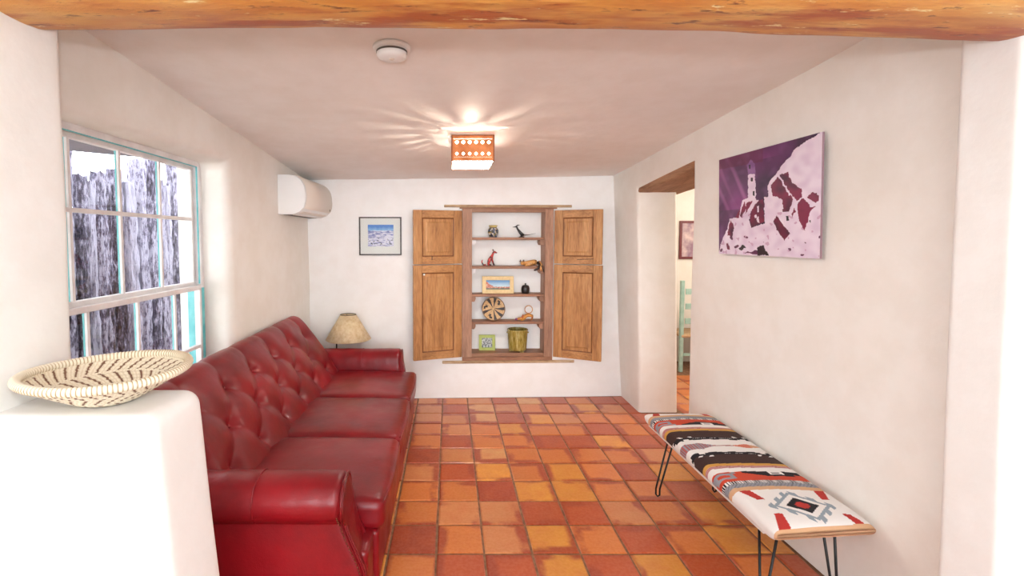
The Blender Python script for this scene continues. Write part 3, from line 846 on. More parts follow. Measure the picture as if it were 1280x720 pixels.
# ================================================================== BENCH
bench = thing('upholstered_bench', 'narrow bench covered in striped woven blanket on black hairpin legs by the right wall', 'bench', (1.55, 2.53, 0))
BX0, BX1, BY0, BY1 = 1.325, 1.778, 1.900, 3.200
WHT = rgb(240, 236, 232); BRN = rgb(62, 38, 34); BLK = rgb(22, 18, 24); ORG = rgb(204, 72, 44); GRY = rgb(150, 152, 160)
TAN = rgb(216, 170, 130); MUS = rgb(212, 158, 74); MAU = rgb(170, 96, 96); RED = rgb(190, 48, 40); MAU2 = rgb(190, 150, 150)
YC = 2.650
def textile(p):
    # arc coordinate across the bench, -1 (left edge) .. 1 (right edge); it runs on down the sides
    hw = (BX1 - BX0) / 2
    u = (p.x - (BX0 + BX1) / 2)
    if p.z < 0.43: u = math.copysign(hw + (0.43 - p.z), u) if abs(u) > hw * 0.85 else u
    d0 = p.y - YC + 0.004 * nz(p.x * 9, p.y * 9, 1)
    d = abs(d0)
    near = d0 < 0
    st = 0.0125
    q = math.floor(u / st) * st
    if p.y - 0.022 * (p.x - 1.545) / 0.22 < BY0 + 0.014: return TAN
    if p.z < 0.395: return WHT
    if d < 0.055:
        # centre motif: mauve hatch left, thin line, salmon lozenge right
        if u < -0.06:
            w = 0.034 if u < -0.14 else 0.034 * (-0.06 - q) / 0.08 + 0.006
            if d < w: return MAU if int(u / 0.008) % 2 else GRY
        elif abs(u) < 0.06:
            if d < 0.005: return MAU
        else:
            w = 0.006 + 0.022 * max(0, 1 - abs(q - 0.13) / 0.07)
            if d < w: return (rgb(214, 120, 96) if u < 0.15 else rgb(214, 158, 120))
        return WHT
    if d < 0.078: return WHT
    if d < 0.128:
        # black stepped edge with white flecks
        t = (d - 0.078) / 0.05
        stp = abs(((u / 0.052) % 2) - 1)
        if t < 0.35: return BLK if abs(u) < 0.15 and t > .12 or stp > 0.55 else WHT
        if t < 0.7:
            if t < .48 and t > .42 and abs(u) < 0.12 and int(u / 0.006) % 2: return WHT
            return BLK if abs(u) < 0.17 or stp > 0.25 else WHT
        if abs(u) > 0.12 and int((u + d) / 0.02) % 3 == 0: return WHT
        return BRN
    if d < 0.212: return BRN
    if d < 0.238: return MUS
    if d < 0.262: return MAU if int(d / 0.004) % 2 else rgb(206, 160, 160)
    if d < 0.302: return WHT
    if d < 0.388:
        t = (d - 0.302) / 0.086
        # left: grey meander, right: black stepped block holding a white key
        if near or True:
            k = u
            if k > -0.085 and k < 0.16:
                edge = 0.55 if k > 0.02 else 0.18 + 0.37 * max(0, (q + 0.085) / 0.105)
                if t < edge:
                    if 0.045 < k < 0.115 and t < .36:
                        if .06 < k < .10 and .14 < t < .24: return BLK
                        return WHT
                    return BLK
                return ORG
            if k >= 0.16:
                if t < .35 and k < 0.20: return BLK
                return ORG if t > .3 else WHT
            kk = k + 0.20
            if -0.05 < kk < 0.06:
                if 0.12 < t < 0.74 and not (0.32 < t < 0.56 and kk > -0.02 and kk < 0.04): return GRY
                return ORG
            if kk <= -0.05: return GRY if t < .5 else ORG
            return ORG if t > .22 else (ORG if k > -.12 else GRY)
    if d < 0.412: return (BLK if int((u + 10) / 0.0062) % 2 else WHT)
    if d < 0.446: return GRY if int((u + 10) / 0.006 + d / .006) % 3 else rgb(120, 122, 130)
    if d < 0.476: return TAN
    # lozenge field
    yc = YC - 0.61 if near else YC + 0.61
    a = abs(p.y - yc) / 0.105; b_ = abs(u) / 0.13
    s = a + b_
    if s < 0.56:
        if s < 0.50:
            r_ = abs(abs(p.y - yc) / .105 - abs(u) / .13)
            return RED if (s < 0.3 and r_ < 0.2) or s < .12 else BLK
        return BLK
    if s < 0.82: return WHT
    if s < 1.22:
        step = int((u + 10) / 0.026) % 2
        if s < 0.98 + 0.22 * step: return rgb(150, 162, 172)
    # red bars in the corners
    for sx in (-1, 1):
        for sy in (-1, 1):
            cx = sx * 0.165; cy = yc + sy * 0.092
            tt = (u * sx - 0.13) + (abs(p.y - yc) - 0.07) * -0.35
            if sy * (p.y - yc) > 0.055 and abs(tt - 0.02) < 0.017 + 0.1 * (abs(p.y - yc) - 0.055): return RED
    return WHT
def bench_fn(x, y, z):
    u = (x - BX0) / (BX1 - BX0); v = (y - BY0) / (BY1 - BY0)
    t = max(0, (z - 0.385) / 0.065)
    e = max(0, min(1, u * (1 - u) * 4)) ** 0.5 * max(0, min(1, v * (1 - v) * 14)) ** 0.5
    y += 0.022 * (u - 0.5) * 2 * (1 - v)
    return (x, y, z + t * (0.020 * e) - 0.010 * t + 0.002 * nz(x * 8, y * 8, 3))
bm_ = MB()
# dense shell so that the weave can be coloured cell by cell
def cushion_shell():
    NU, NV = 130, 300
    hw = (BX1 - BX0) / 2; r = 0.030; H0, H1 = 0.388, 0.452
    # cross-section path from bottom left over the top to bottom right
    path = [(-hw + 0.02, H0), (-hw + 0.006, H0 + 0.004), (-hw, H0 + 0.016)]
    for k in range(9):
        a = PI - k / 8 * PI / 2
        path.append((-hw + r + r * math.cos(a), H1 - r + r * math.sin(a)))
    path = path + [(-x, z) for x, z in reversed(path)]
    L = [0]
    for a, b_ in zip(path, path[1:]): L.append(L[-1] + math.hypot(b_[0] - a[0], b_[1] - a[1]))
    def pt(t):
        s = t * L[-1]
        for i in range(len(L) - 1):
            if L[i + 1] >= s - 1e-9: break
        q = (s - L[i]) / (L[i + 1] - L[i])
        return (path[i][0] + (path[i + 1][0] - path[i][0]) * q, path[i][1] + (path[i + 1][1] - path[i][1]) * q)
    def fn(u, v):
        x, z = pt(u)
        e = min(v, 1 - v) * (BY1 - BY0)
        k = 1.0
        if e < 0.05:
            k = math.sqrt(max(0, 1 - ((0.05 - e) / 0.05) ** 2))
        zz = H0 + 0.034 * (1 - k) + (z - H0) * (0.25 + 0.75 * k)
        xx = x * (1 - 0.03 * (1 - k)) + (BX0 + BX1) / 2
        return bench_fn(xx, BY0 + (BY1 - BY0) * (v if .0 < v < 1 else v), zz)
    m = MB().grid(fn, NU, NV)
    m.f += [(NU * (NV + 1) + j, j, j + 1, NU * (NV + 1) + j + 1) for j in range(NV)]
    m.f.append(tuple(i * (NV + 1) for i in range(NU + 1))); m.f.append(tuple(i * (NV + 1) + NV for i in range(NU, -1, -1)))
    return m
cushion_shell().build('cushion', 'textile', bench, smooth=True, paint=textile, fix=False)
MB().box((BX0 + 0.014, BY0 + 0.075, 0.374), (BX1 - 0.014, BY1 - 0.05, 0.390)).build('seat_board', base_mat('pale_lining', rgb(226, 220, 214), 0.9)[0], bench)
for fx, fy, tops in ((1.352, 1.985, [(1.392, 2.085, 0.38), (1.402, 1.975, 0.38)]), (1.722, 2.055, [(1.640, 2.04, 0.38), (1.655, 1.99, 0.38)]),
                     (1.316, 2.938, [(1.358, 2.905, 0.38), (1.385, 2.89, 0.38)]), (1.704, 2.99, [(1.655, 2.95, 0.38), (1.705, 2.86, 0.38)])):
    # hairpin: two rods meeting in a tight bend on the floor
    t0, t1 = Vector(tops[0]), Vector(tops[1]); f0 = Vector((fx, fy, 0.006))
    d0 = (t0 - f0).normalized(); d1 = (t1 - f0).normalized()
    side = (t1 - t0).normalized() * 0.011
    pts = [t0, f0 - side + Vector((0, 0, 0.05)), f0 - side + Vector((0, 0, 0.012)), f0, f0 + side + Vector((0, 0, 0.012)), f0 + side + Vector((0, 0, 0.05)), t1]
    lg = MB().tube(pts, 0.0055, 8).build('leg', 'black_metal', bench, smooth=True)
    MB().box((min(t0.x, t1.x) - 0.015, min(t0.y, t1.y) - 0.015, 0.366), (max(t0.x, t1.x) + 0.015, max(t0.y, t1.y) + 0.015, 0.372)).build('mounting_plate', 'black_metal', lg)

# ================================================================== BASKET
BC = Vector((-1.055, 1.46, 1.135))
bprof = [(0.0, 0.0), (0.065, 0.0), (0.085, 0.005), (0.13, 0.030), (0.18, 0.060), (0.214, 0.082)]
bp = catmull(bprof, 12)
bl = [0]
for a, b_ in zip(bp, bp[1:]): bl.append(bl[-1] + math.hypot(b_[0] - a[0], b_[1] - a[1]))
CRM = rgb(224, 210, 182); CR2 = rgb(236, 226, 204); DRK = rgb(122, 88, 66); TN2 = rgb(206, 182, 138)
def basket_paint(p):
    dx, dy = p.x - BC.x, p.y - BC.y
    r = math.hypot(dx, dy); th = math.atan2(dy, dx)
    # chevron bands: strokes lean alternately from ring to ring
    band = int(r / 0.052); t = (r / 0.052) % 1
    n = [6, 14, 24, 34, 44][min(band, 4)]
    lean = (t if band % 2 else 1 - t) * 1.1
    ph = (th / (2 * PI) * n + lean) % 1
    w = 0.22 if r > 0.03 else 0
    if ph < w and 0.04 < t < 0.96: return DRK
    return CRM if int(ph * 6) % 2 else CR2
def basket_fn(u, v):
    s = v * bl[-1]
    for i in range(len(bl) - 1):
        if bl[i + 1] >= s - 1e-9: break
    q = (s - bl[i]) / (bl[i + 1] - bl[i])
    r = bp[i][0] + (bp[i + 1][0] - bp[i][0]) * q; z = bp[i][1] + (bp[i + 1][1] - bp[i][1]) * q
    r = max(r, 0.0005); th = 2 * PI * u
    z += 0.0014 * math.sin(r * 2 * PI / 0.013)
    return (BC.x + r * math.cos(th), BC.y + r * math.sin(th), BC.z + 0.004 + z)
bk = thing('woven_basket', 'shallow round woven palm basket with dark zigzag strokes on the white half wall', 'basket', tuple(BC))
bo = MB().grid(basket_fn, 330, 64, cu=True).build('bowl', 'basket', bk, smooth=True, paint=basket_paint, fix=False)
sm = bo.modifiers.new('thickness', 'SOLIDIFY'); sm.thickness = 0.005; sm.offset = 1
def rim_fn(u, v):
    th = 2 * PI * u; a = 2 * PI * v
    rr = 0.0125 * (1 + 0.16 * abs(math.sin(th * 62 + a * 0.5)))
    return (BC.x + (0.217 + rr * math.cos(a)) * math.cos(th), BC.y + (0.217 + rr * math.cos(a)) * math.sin(th), BC.z + 0.090 + rr * 0.95 * math.sin(a) + 0.004 * math.sin(th * 2))
def rim_paint(p):
    th = math.atan2(p.y - BC.y, p.x - BC.x)
    k = abs(math.sin(th * 62 + 0.3))
    return rgb(168, 138, 96) if k < 0.22 else (CR2 if k > .6 else CRM)
MB().grid(rim_fn, 744, 10, cu=True, cv=True).build('wrapped_rim', 'basket', bk, smooth=True, paint=rim_paint)

# ================================================================== LAMP behind the sofa
lamp = thing('floor_lamp', 'small lamp with flared parchment shade on thin dark pole behind the far sofa arm', 'lamp', (-1.10, 4.60, 0))
LC = (-0.978, 4.575)
MB().lathe([(0.0001, 0), (.11, 0), (.11, .012), (.03, .022), (.0001, .022)], (-1.10, 4.60, 0), 32).build('base', 'black_metal', lamp, smooth=True)
MB().tube([(-1.10, 4.60, 0.02), (-1.10, 4.60, 0.70), (-1.09, 4.597, 0.75), (-1.04, 4.587, 0.775), (LC[0], LC[1], 0.78)], 0.007, 10).build('pole', 'black_metal', lamp, smooth=True)
MB().lathe([(0.0001, .74), (.02, .74), (.02, .82), (.0001, .83)], (*LC, 0), 16).build('lamp_socket', 'black_metal', lamp, smooth=True)
sh = MB().lathe([(0.208, 0.662), (0.215, 0.667), (0.075, 0.905)], (*LC, 0), 64).build('lamp_shade', 'shade', lamp, smooth=True, fix=False)
s_ = sh.modifiers.new('thickness', 'SOLIDIFY'); s_.thickness = 0.002
m = MB()
ring = [(LC[0] + 0.074 * math.cos(t * PI / 16), LC[1] + 0.074 * math.sin(t * PI / 16), 0.904) for t in range(32)]
m.tube(ring, 0.003, 6, closed=True)
for k in range(3):
    a = k * 2 * PI / 3
    m.tube([(LC[0], LC[1], 0.885), (LC[0] + 0.074 * math.cos(a), LC[1] + 0.074 * math.sin(a), 0.903)], 0.002, 6)
m.build('shade_ring', 'dark_wood', sh, smooth=True)

# ================================================================== AIR CONDITIONER
def acx(y): return xl(y)
ac = thing('air_conditioner', 'white wall-mounted split air conditioner high on the left wall', 'air conditioner', (xl(4.43), 4.43, 1.84))
AP = [(0.002, 0.0), (0.13, 0.0), (0.185, 0.022), (0.222, 0.06), (0.236, 0.12), (0.236, 0.17), (0.226, 0.235), (0.196, 0.29), (0.150, 0.322), (0.10, 0.332), (0.002, 0.332)]
AC0, AC1 = 4.015, 4.80
m = MB(); k = len(AP)
m.v = [(xl(y) + p[0], y, 1.838 + p[1]) for y in (AC0, AC1) for p in AP]
m.f = [tuple(range(k)), tuple(range(2 * k - 1, k - 1, -1))] + [(i, i + k, (i + 1) % k + k, (i + 1) % k) for i in range(k)]
m.build('body', 'white_plastic', ac, bevel=0.006, seg=3)
# front cover as a curved skin proud of the body
FP = catmull([(0.196, 0.040), (0.2265, 0.068), (0.240, 0.12), (0.240, 0.17), (0.230, 0.237), (0.199, 0.293), (0.152, 0.326)], 6)
def fpf(u, v):
    i = min(int(v * (len(FP) - 1)), len(FP) - 2); t = v * (len(FP) - 1) - i
    a, c = FP[i], FP[i + 1]; y = AC0 + 0.012 + (AC1 - AC0 - 0.024) * u
    return (xl(y) + a[0] + (c[0] - a[0]) * t, y, 1.838 + a[1] + (c[1] - a[1]) * t)
fc = MB().grid(fpf, 2, 36).build('front_cover', 'cream_plastic', ac, smooth=True, fix=False)
q = fc.modifiers.new('thickness', 'SOLIDIFY'); q.thickness = 0.004; q.offset = 0
MB().box((0, AC0 + 0.06, -0.004), (0.085, AC1 - 0.06, 0.004), lambda x, y, z: (xl(y) + 0.105 + x, y, 1.838 + z + max(0, x - 0.03) * 0.42)).build('louver', 'cream_plastic', ac, bevel=0.002)
MB().box((0.03, AC0 + 0.05, -0.003), (0.10, AC1 - 0.05, 0.001), lambda x, y, z: (xl(y) + x, y, 1.838 + z)).build('outlet_grille', 'grey_gap', ac)
MB().box((0, 0, 0), (0.003, 0.012, 0.02), lambda x, y, z: (xl(AC1) + 0.2415 + x, AC1 - 0.12 + y, 1.838 + 0.06 + z)).build('indicator', 'grey_gap', ac)
# ================================================================== CEILING LIGHT
cl = thing('ceiling_light', 'lit square copper ceiling lamp pierced with rows of small diamonds', 'ceiling light', (0.16, 3.525, 2.17))
X0, X1, Y0, Y1, Z0, Z1 = 0.016, 0.302, 3.30, 3.70, 2.167, 2.338
def hole_cell(m, fn, u0, u1, z0, z1, r, diamond=True):
    cu, cz_ = (u0 + u1) / 2, (z0 + z1) / 2
    out = [(u0, z0), (cu, z0), (u1, z0), (u1, cz_), (u1, z1), (cu, z1), (u0, z1), (u0, cz_)]
    inn = []
    for (a, b_) in [(-.5, -.5), (0, -1), (.5, -.5), (1, 0), (.5, .5), (0, 1), (-.5, .5), (-1, 0)]:
        k = 1.12 if abs(a) == .5 else 1.0
        inn.append((cu + a * r * k, cz_ + b_ * r * k))
    m.add([fn(*p) for p in out + inn], [(i, (i + 1) % 8, (i + 1) % 8 + 8, i + 8) for i in range(8)])
def pierced(fn, L, nd):
    m = MB(); h = Z1 - Z0
    rows = [('p', .018), ('d', .012), ('D', .034), ('p', .043), ('D', .034), ('d', .012), ('p', .018)]
    z = Z0
    for kind, hh in rows:
        if kind == 'p': m.add([fn(0, z), fn(L, z), fn(L, z + hh), fn(0, z + hh)], [(0, 1, 2, 3)])
        else:
            n = nd if kind == 'D' else nd * 4; mg = 0.012
            m.add([fn(0, z), fn(mg, z), fn(mg, z + hh), fn(0, z + hh)], [(0, 1, 2, 3)])
            m.add([fn(L - mg, z), fn(L, z), fn(L, z + hh), fn(L - mg, z + hh)], [(0, 1, 2, 3)])
            w = (L - 2 * mg) / n
            for i in range(n): hole_cell(m, fn, mg + i * w, mg + (i + 1) * w, z, z + hh, 0.0125 if kind == 'D' else 0.0018)
        z += hh
    return m
for fn, L, nd in ((lambda u, z: (X0 + u, Y0, z), X1 - X0, 6), (lambda u, z: (X0 + u, Y1, z), X1 - X0, 6),
                  (lambda u, z: (X0, Y0 + u, z), Y1 - Y0, 8), (lambda u, z: (X1, Y0 + u, z), Y1 - Y0, 8)):
    pierced(fn, L, nd).build('pierced_panel', 'copper', cl, fix=False)
m = MB()
for x in (X0, X1):
    for y in (Y0, Y1): m.box((x - 0.004, y - 0.004, Z0 - 0.003), (x + 0.004, y + 0.004, Z1 + 0.002))
for x in (X0, X1):
    for z in (Z0, Z1): m.box((x - 0.003, Y0, z - 0.003), (x + 0.003, Y1, z + 0.003))
for y in (Y0, Y1):
    for z in (Z0, Z1): m.box((X0, y - 0.003, z - 0.003), (X1, y + 0.003, z + 0.003))
m.build('edge_frame', base_mat('dark_copper', rgb(120, 66, 40), 0.4, 0.8)[0], cl)
MB().box((X0 + 0.006, Y0 + 0.006, Z0), (X1 - 0.006, Y1 - 0.006, Z0 + 0.004)).build('diffuser', 'diffuser', cl)
m = MB()
m.box((0.10, 3.45, 2.345), (0.22, 3.55, zc(0.16, 3.5) + 0.004)); m.tube([(0.16, 3.5, 2.35), (0.16, 3.5, 2.30)], 0.016, 12)
m.box((X0, Y0 + 0.02, 2.337), (X1, Y1, 2.340))  # unseen lid added over the box to hold back spill on the ceiling
m.build('plate_and_spill_lid', 'white_plastic', cl)
lb = MB(); zl = Z0 + 0.095
lb.add([(X0 + .004, Y0 + .004, Z0), (X1 - .004, Y0 + .004, Z0), (X1 - .004, Y1 - .004, Z0), (X0 + .004, Y1 - .004, Z0), (X0 + .004, Y0 + .004, zl), (X1 - .004, Y0 + .004, zl), (X1 - .004, Y1 - .004, zl), (X0 + .004, Y1 - .004, zl)], [(0, 1, 5, 4), (1, 2, 6, 5), (2, 3, 7, 6), (3, 0, 4, 7)])
lb.build('frosted_liner', 'liner', cl)
for y in (3.44, 3.60):
    MB().lathe([(.0001, -.05), (.016, -.045), (.026, -.02), (.026, 0), (.016, .03), (.012, .05), (.0001, .05)], (0.16, y, 2.275), 20).build('bulb', 'bulb', cl, smooth=True)
point_light('bulb_light', (0.137, 3.365, 2.268), 18, 0.012, (1.0, 0.86, 0.7))

# ================================================================== SMOKE DETECTOR
sx_, sy_ = -0.256, 2.165
zt = zc(sx_, sy_)
sd = thing('smoke_detector', 'round white smoke detector on the ceiling near the log beam', 'smoke detector', (sx_, sy_, zt - 0.05))
MB().lathe([(.0001, .004), (.083, .004), (.083, -.006), (.080, -.012), (.066, -.014), (.0001, -.014)], (sx_, sy_, zt), 40).build('base', 'white_plastic', sd, smooth=True)
MB().lathe([(.066, -.014), (.067, -.034), (.062, -.044), (.045, -.052), (.0001, -.054)], (sx_, sy_, zt), 40).build('cover', 'white_plastic', sd, smooth=True)
MB().lathe([(.0675, -.018), (.0683, -.018), (.0683, -.026), (.0675, -.026)], (sx_, sy_, zt), 40).build('vent_band', 'grey_gap', sd)
MB().lathe([(.0001, -.056), (.010, -.056), (.012, -.053)], (sx_, sy_ - .01, zt), 16).build('test_button', 'cream_plastic', sd, smooth=True)
# ================================================================== WALL CABINET
def B(x, d, z): return (x, yb(x) + d, z)           # d = depth into the wall
cab = thing('wall_cabinet', 'recessed wooden wall cabinet with five shelves and open panelled shutters', 'cabinet', (0.595, yb(0.6), 0.36))
def bb(name, a, b, mat, par=cab, bev=0.003): return MB().box(a, b, B).build(name, mat, par, bevel=bev)
bb('frame_stile', (0.128, -0.022, 0.40), (0.226, 0.03, 1.935), 'frame_wood')
bb('frame_stile', (0.968, -0.022, 0.40), (1.052, 0.03, 1.935), 'frame_wood')
bb('head_rail', (0.226, -0.020, 1.900), (0.968, 0.03, 1.935), 'shelf_wood')
bb('head_rail', (0.10, -0.030, 1.936), (1.085, 0.0, 1.948), 'shelf_wood')
bb('bottom_rail', (0.128, -0.026, 0.392), (1.052, 0.0, 0.428), 'shelf_wood')
bb('side_board', (0.966, 0.03, 0.43), (0.984, 0.205, 1.92), 'frame_wood')
bb('bottom_board', (0.205, 0.0, 0.425), (0.984, 0.205, 0.462), 'shelf_wood')
bb('sill_board', (-0.075, -0.012, 0.358), (1.285, 0.01, 0.388), 'rough_board', bev=0.006)
bb('head_board', (-0.055, -0.012, 1.950), (1.24, 0.01, 1.976), 'rough_board', bev=0.006)
SH = [1.648, 1.354, 1.066, 0.782]
for z in SH:
    bb('shelf', (0.206, 0.028, z - 0.026), (0.968, 0.204, z), 'shelf_wood')
for i, z in enumerate(SH):
    for sx in (0, 1):
        a, b_ = (0.226, 0.268) if sx == 0 else (0.925, 0.966)
        o = MB().prism([(a, z - 0.027), (b_, z - 0.027), (b_, z - 0.05) if sx == 0 else (b_, z - 0.078), (b_ - 0.012, z - 0.078) if sx == 0 else (a + 0.012, z - 0.078), (a, z - 0.078) if sx == 0 else (a, z - 0.05)],
                       lambda p, d: B(p[0], d, p[1]), 0.045, 0.19).build('cleat', 'frame_wood' if (sx or i > 1) else 'painted_white', cab)
        if not sx and i < 2: o['label'] = 'white painted cleat'
def leaf(hx, ex, ey, z0, z1, label):
    """panelled leaf hinged at hx on the frame, free edge at (ex, ey)"""
    hy = yb(hx) - 0.03
    D = Vector((ex - hx, ey - hy, 0)); W = D.length; D.normalize()
    N = Vector((D.y, -D.x, 0));  N = N if N.y < 0 else -N      # towards the room
    def F(s, n, z): p = Vector((hx, hy, 0)) + D * s + N * n; return (p.x, p.y, z)
    dr = bpy.data.objects.new('shutter', None)
    th = 0.030
    st = 0.088; rt = 0.075
    def part(name, a, b_, mat, par, bev=0.003): return MB().box(a, b_, F).build(name, mat, par, bevel=bev)
    # the leaf body carries the moulding and the panel
    body = MB().box((st - 0.006, -0.022, z0 + rt - 0.006), (W - st + 0.006, -0.008, z1 - rt + 0.006), F).build('shutter', 'door_wood', cab)
    body['label'] = label
    part('stile', (0.002, -th, z0), (st, 0, z1), 'door_wood', body)
    part('stile', (W - st, -th, z0), (W, 0, z1), 'door_wood', body)
    part('rail', (st + 0.001, -th + 0.001, z0), (W - st - 0.001, -0.001, z0 + rt), 'door_rail_wood', body)
    part('rail', (st + 0.001, -th + 0.001, z1 - rt), (W - st - 0.001, -0.001, z1), 'door_rail_wood', body)
    a0, a1, c0, c1 = st, W - st, z0 + rt, z1 - rt
    m = MB(); w = 0.022
    o8 = [(a0, -0.002, c0), (a1, -0.002, c0), (a1, -0.002, c1), (a0, -0.002, c1)]
    i8 = [(a0 + w, -0.014, c0 + w), (a1 - w, -0.014, c0 + w), (a1 - w, -0.014, c1 - w), (a0 + w, -0.014, c1 - w)]
    m.add([F(*p) for p in o8 + i8], [(i, (i + 1) % 4, (i + 1) % 4 + 4, i + 4) for i in range(4)])
    m.build('moulding', 'moulding_wood', body)
    m = MB()
    a0 += w; a1 -= w; c0 += w; c1 -= w; w = 0.028
    r0 = [(a0, -0.014, c0), (a1, -0.014, c0), (a1, -0.014, c1), (a0, -0.014, c1)]
    r1 = [(a0 + w, -0.003, c0 + w), (a1 - w, -0.003, c0 + w), (a1 - w, -0.003, c1 - w), (a0 + w, -0.003, c1 - w)]
    m.add([F(*p) for p in r0 + r1], [(i, (i + 1) % 4, (i + 1) % 4 + 4, i + 4) for i in range(4)] + [(4, 5, 6, 7)])
    m.build('panel', 'door_wood', body)
    return F, W, body
F, W, b1 = leaf(0.128, -0.350, 4.64, 1.383, 1.915, 'upper left shutter')
MB().box((W - 0.19, 0.0, 1.425), (W - 0.183, 0.004, 1.462), F).build('pin', 'black_metal', b1)
F, W, b2 = leaf(0.128, -0.352, 4.64, 0.432, 1.374, 'lower left shutter')
MB().box((W - 0.115, 0.0, 1.275), (W - 0.098, 0.003, 1.292), F).build('paper_tag', 'white_plastic', b2)
F, W, b3 = leaf(1.056, 1.478, 4.625, 1.383, 1.920, 'upper right shutter')
MB().box((W - 0.24, 0.0, 1.425), (W - 0.08, 0.0025, 1.430), lambda s, n, z: F(s, n, z + 0.06 * (s - W + 0.24))).build('pin', 'black_metal', b3)
F, W, b4 = leaf(1.056, 1.484, 4.625, 0.428, 1.374, 'lower right shutter')

# ------------------------------------------------------------------ things on the shelves
def on(x, d): return yb(x) + d
# vase
x, y, z = 0.450, on(.45, .105), SH[0]
v = thing('painted_vase', 'small dark painted vase with pale rim on the top shelf', 'vase', (x, y, z))
def vase_paint(p):
    a = math.atan2(p.y - y, p.x - x); h = p.z - z
    if h > 0.104: return rgb(196, 176, 110)
    if h > 0.094: return rgb(70, 66, 60)
    k = nz(a * 2.2, h * 40, 3); k2 = nz(a * 3 + 9, h * 50, 7)
    if k > 0.18: return rgb(206, 196, 186)
    if k2 > 0.2: return rgb(150, 130, 60)
    if k2 < -0.25: return rgb(90, 110, 150)
    return rgb(44, 44, 48)
vp = catmull([(.0001, 0), (.036, 0), (.040, .010), (.053, .045), (.054, .072), (.044, .092), (.037, .100), (.038, .108), (.046, .122), (.042, .124), (.032, .104)], 4)
MB().lathe(vp, (x, y, z), 64).build('body', 'craft_paint', v, smooth=True, paint=vase_paint)
# roadrunner
y = on(.77, .10); z = SH[0]
v = thing('bird_figurine', 'slim black long-tailed bird figurine on the top shelf', 'figurine', (0.77, y, z))
skin_fig('body', {'tail0': (0.775, y, z + 0.022, .010), 'hip': (0.748, y, z + 0.032, .019), 'chest': (0.722, y, z + 0.062, .016), 'neck': (0.700, y, z + 0.092, .009), 'head': (0.694, y, z + 0.113, .011), 'bk0': (0.676, y, z + 0.109, .005), 'bk': (0.650, y, z + 0.106, .002)},
         [('tail0', 'hip'), ('hip', 'chest'), ('chest', 'neck'), ('neck', 'head'), ('head', 'bk0'), ('bk0', 'bk')], 'black_lacquer', v)
MB().tube([(0.690, y, z + .116), (0.705, y, z + .127), (0.728, y, z + .129)], [.007, .006, .001], 8).build('crest', 'black_lacquer', v, smooth=True)
MB().tube([(0.775, y, z + .024), (0.83, y, z + .029), (0.893, y + .01, z + .042)], [.006, .003, .0015], 8).build('tail', base_mat('grey_tail', rgb(110, 100, 96), 0.5)[0], v, smooth=True)
MB().lathe([(.0001, 0), (.030, 0), (.028, .006), (.012, .010), (.010, .022), (.0001, .022)], (0.745, y, z), 20).build('foot', 'black_lacquer', v, smooth=True)
def spotted(name, c1, c2, sc, lo, hi, rough=0.4):
    m, nt = base_mat(name, c1, rough, coat=0.3)
    nt.link(nt.ramp(nt.noise(sc, 2), [(lo, c1), (hi, c2)]), nt.b.inputs['Base Color']); return m
# seated dog
y = on(.41, .09); z = SH[1]
v = thing('dog_figurine', 'red seated dog figurine with black spots on the second shelf', 'figurine', (0.41, y, z))
dm = spotted('red_spotted_paint', rgb(186, 50, 46), rgb(34, 16, 18), 38, 0.5, 0.56)
skin_fig('body', {'rump': (0.388, y, z + .022, .022), 'belly': (0.405, y, z + .055, .020), 'chest': (0.428, y, z + .085, .018), 'neck': (0.446, y, z + .118, .011), 'head': (0.456, y, z + .146, .014), 'muz': (0.478, y, z + .138, .008), 'nose': (0.492, y, z + .134, .005),
                  'thl': (0.398, y - .022, z + .018, .013), 'ftl': (0.432, y - .024, z + .007, .006), 'thr': (0.398, y + .022, z + .018, .013), 'ftr': (0.432, y + .024, z + .007, .006),
                  'shl': (0.440, y - .014, z + .062, .009), 'fl': (0.452, y - .015, z + .030, .006), 'pl': (0.462, y - .016, z + .006, .006),
                  'shr': (0.440, y + .014, z + .062, .009), 'fr': (0.450, y + .015, z + .030, .006), 'pr': (0.458, y + .016, z + .006, .006)},
         [('rump', 'belly'), ('belly', 'chest'), ('chest', 'neck'), ('neck', 'head'), ('head', 'muz'), ('muz', 'nose'), ('rump', 'thl'), ('thl', 'ftl'), ('rump', 'thr'), ('thr', 'ftr'), ('chest', 'shl'), ('shl', 'fl'), ('fl', 'pl'), ('chest', 'shr'), ('shr', 'fr'), ('fr', 'pr')], dm, v)
for sy in (-1, 1):
    MB().tube([(0.450, y + sy * .008, z + .158), (0.447, y + sy * .013, z + .170), (0.440, y + sy * .015, z + .160)], [.005, .004, .001], 6).build('ear', 'craft_red' if 'craft_red' in M else dm, v, smooth=True)
MB().tube([(0.375, y, z + .012), (0.350, y, z + .010), (0.336, y, z + .030), (0.334, y, z + .052), (0.345, y, z + .064)], [.008, .007, .006, .005, .002], 8).build('tail', dm, v, smooth=True)
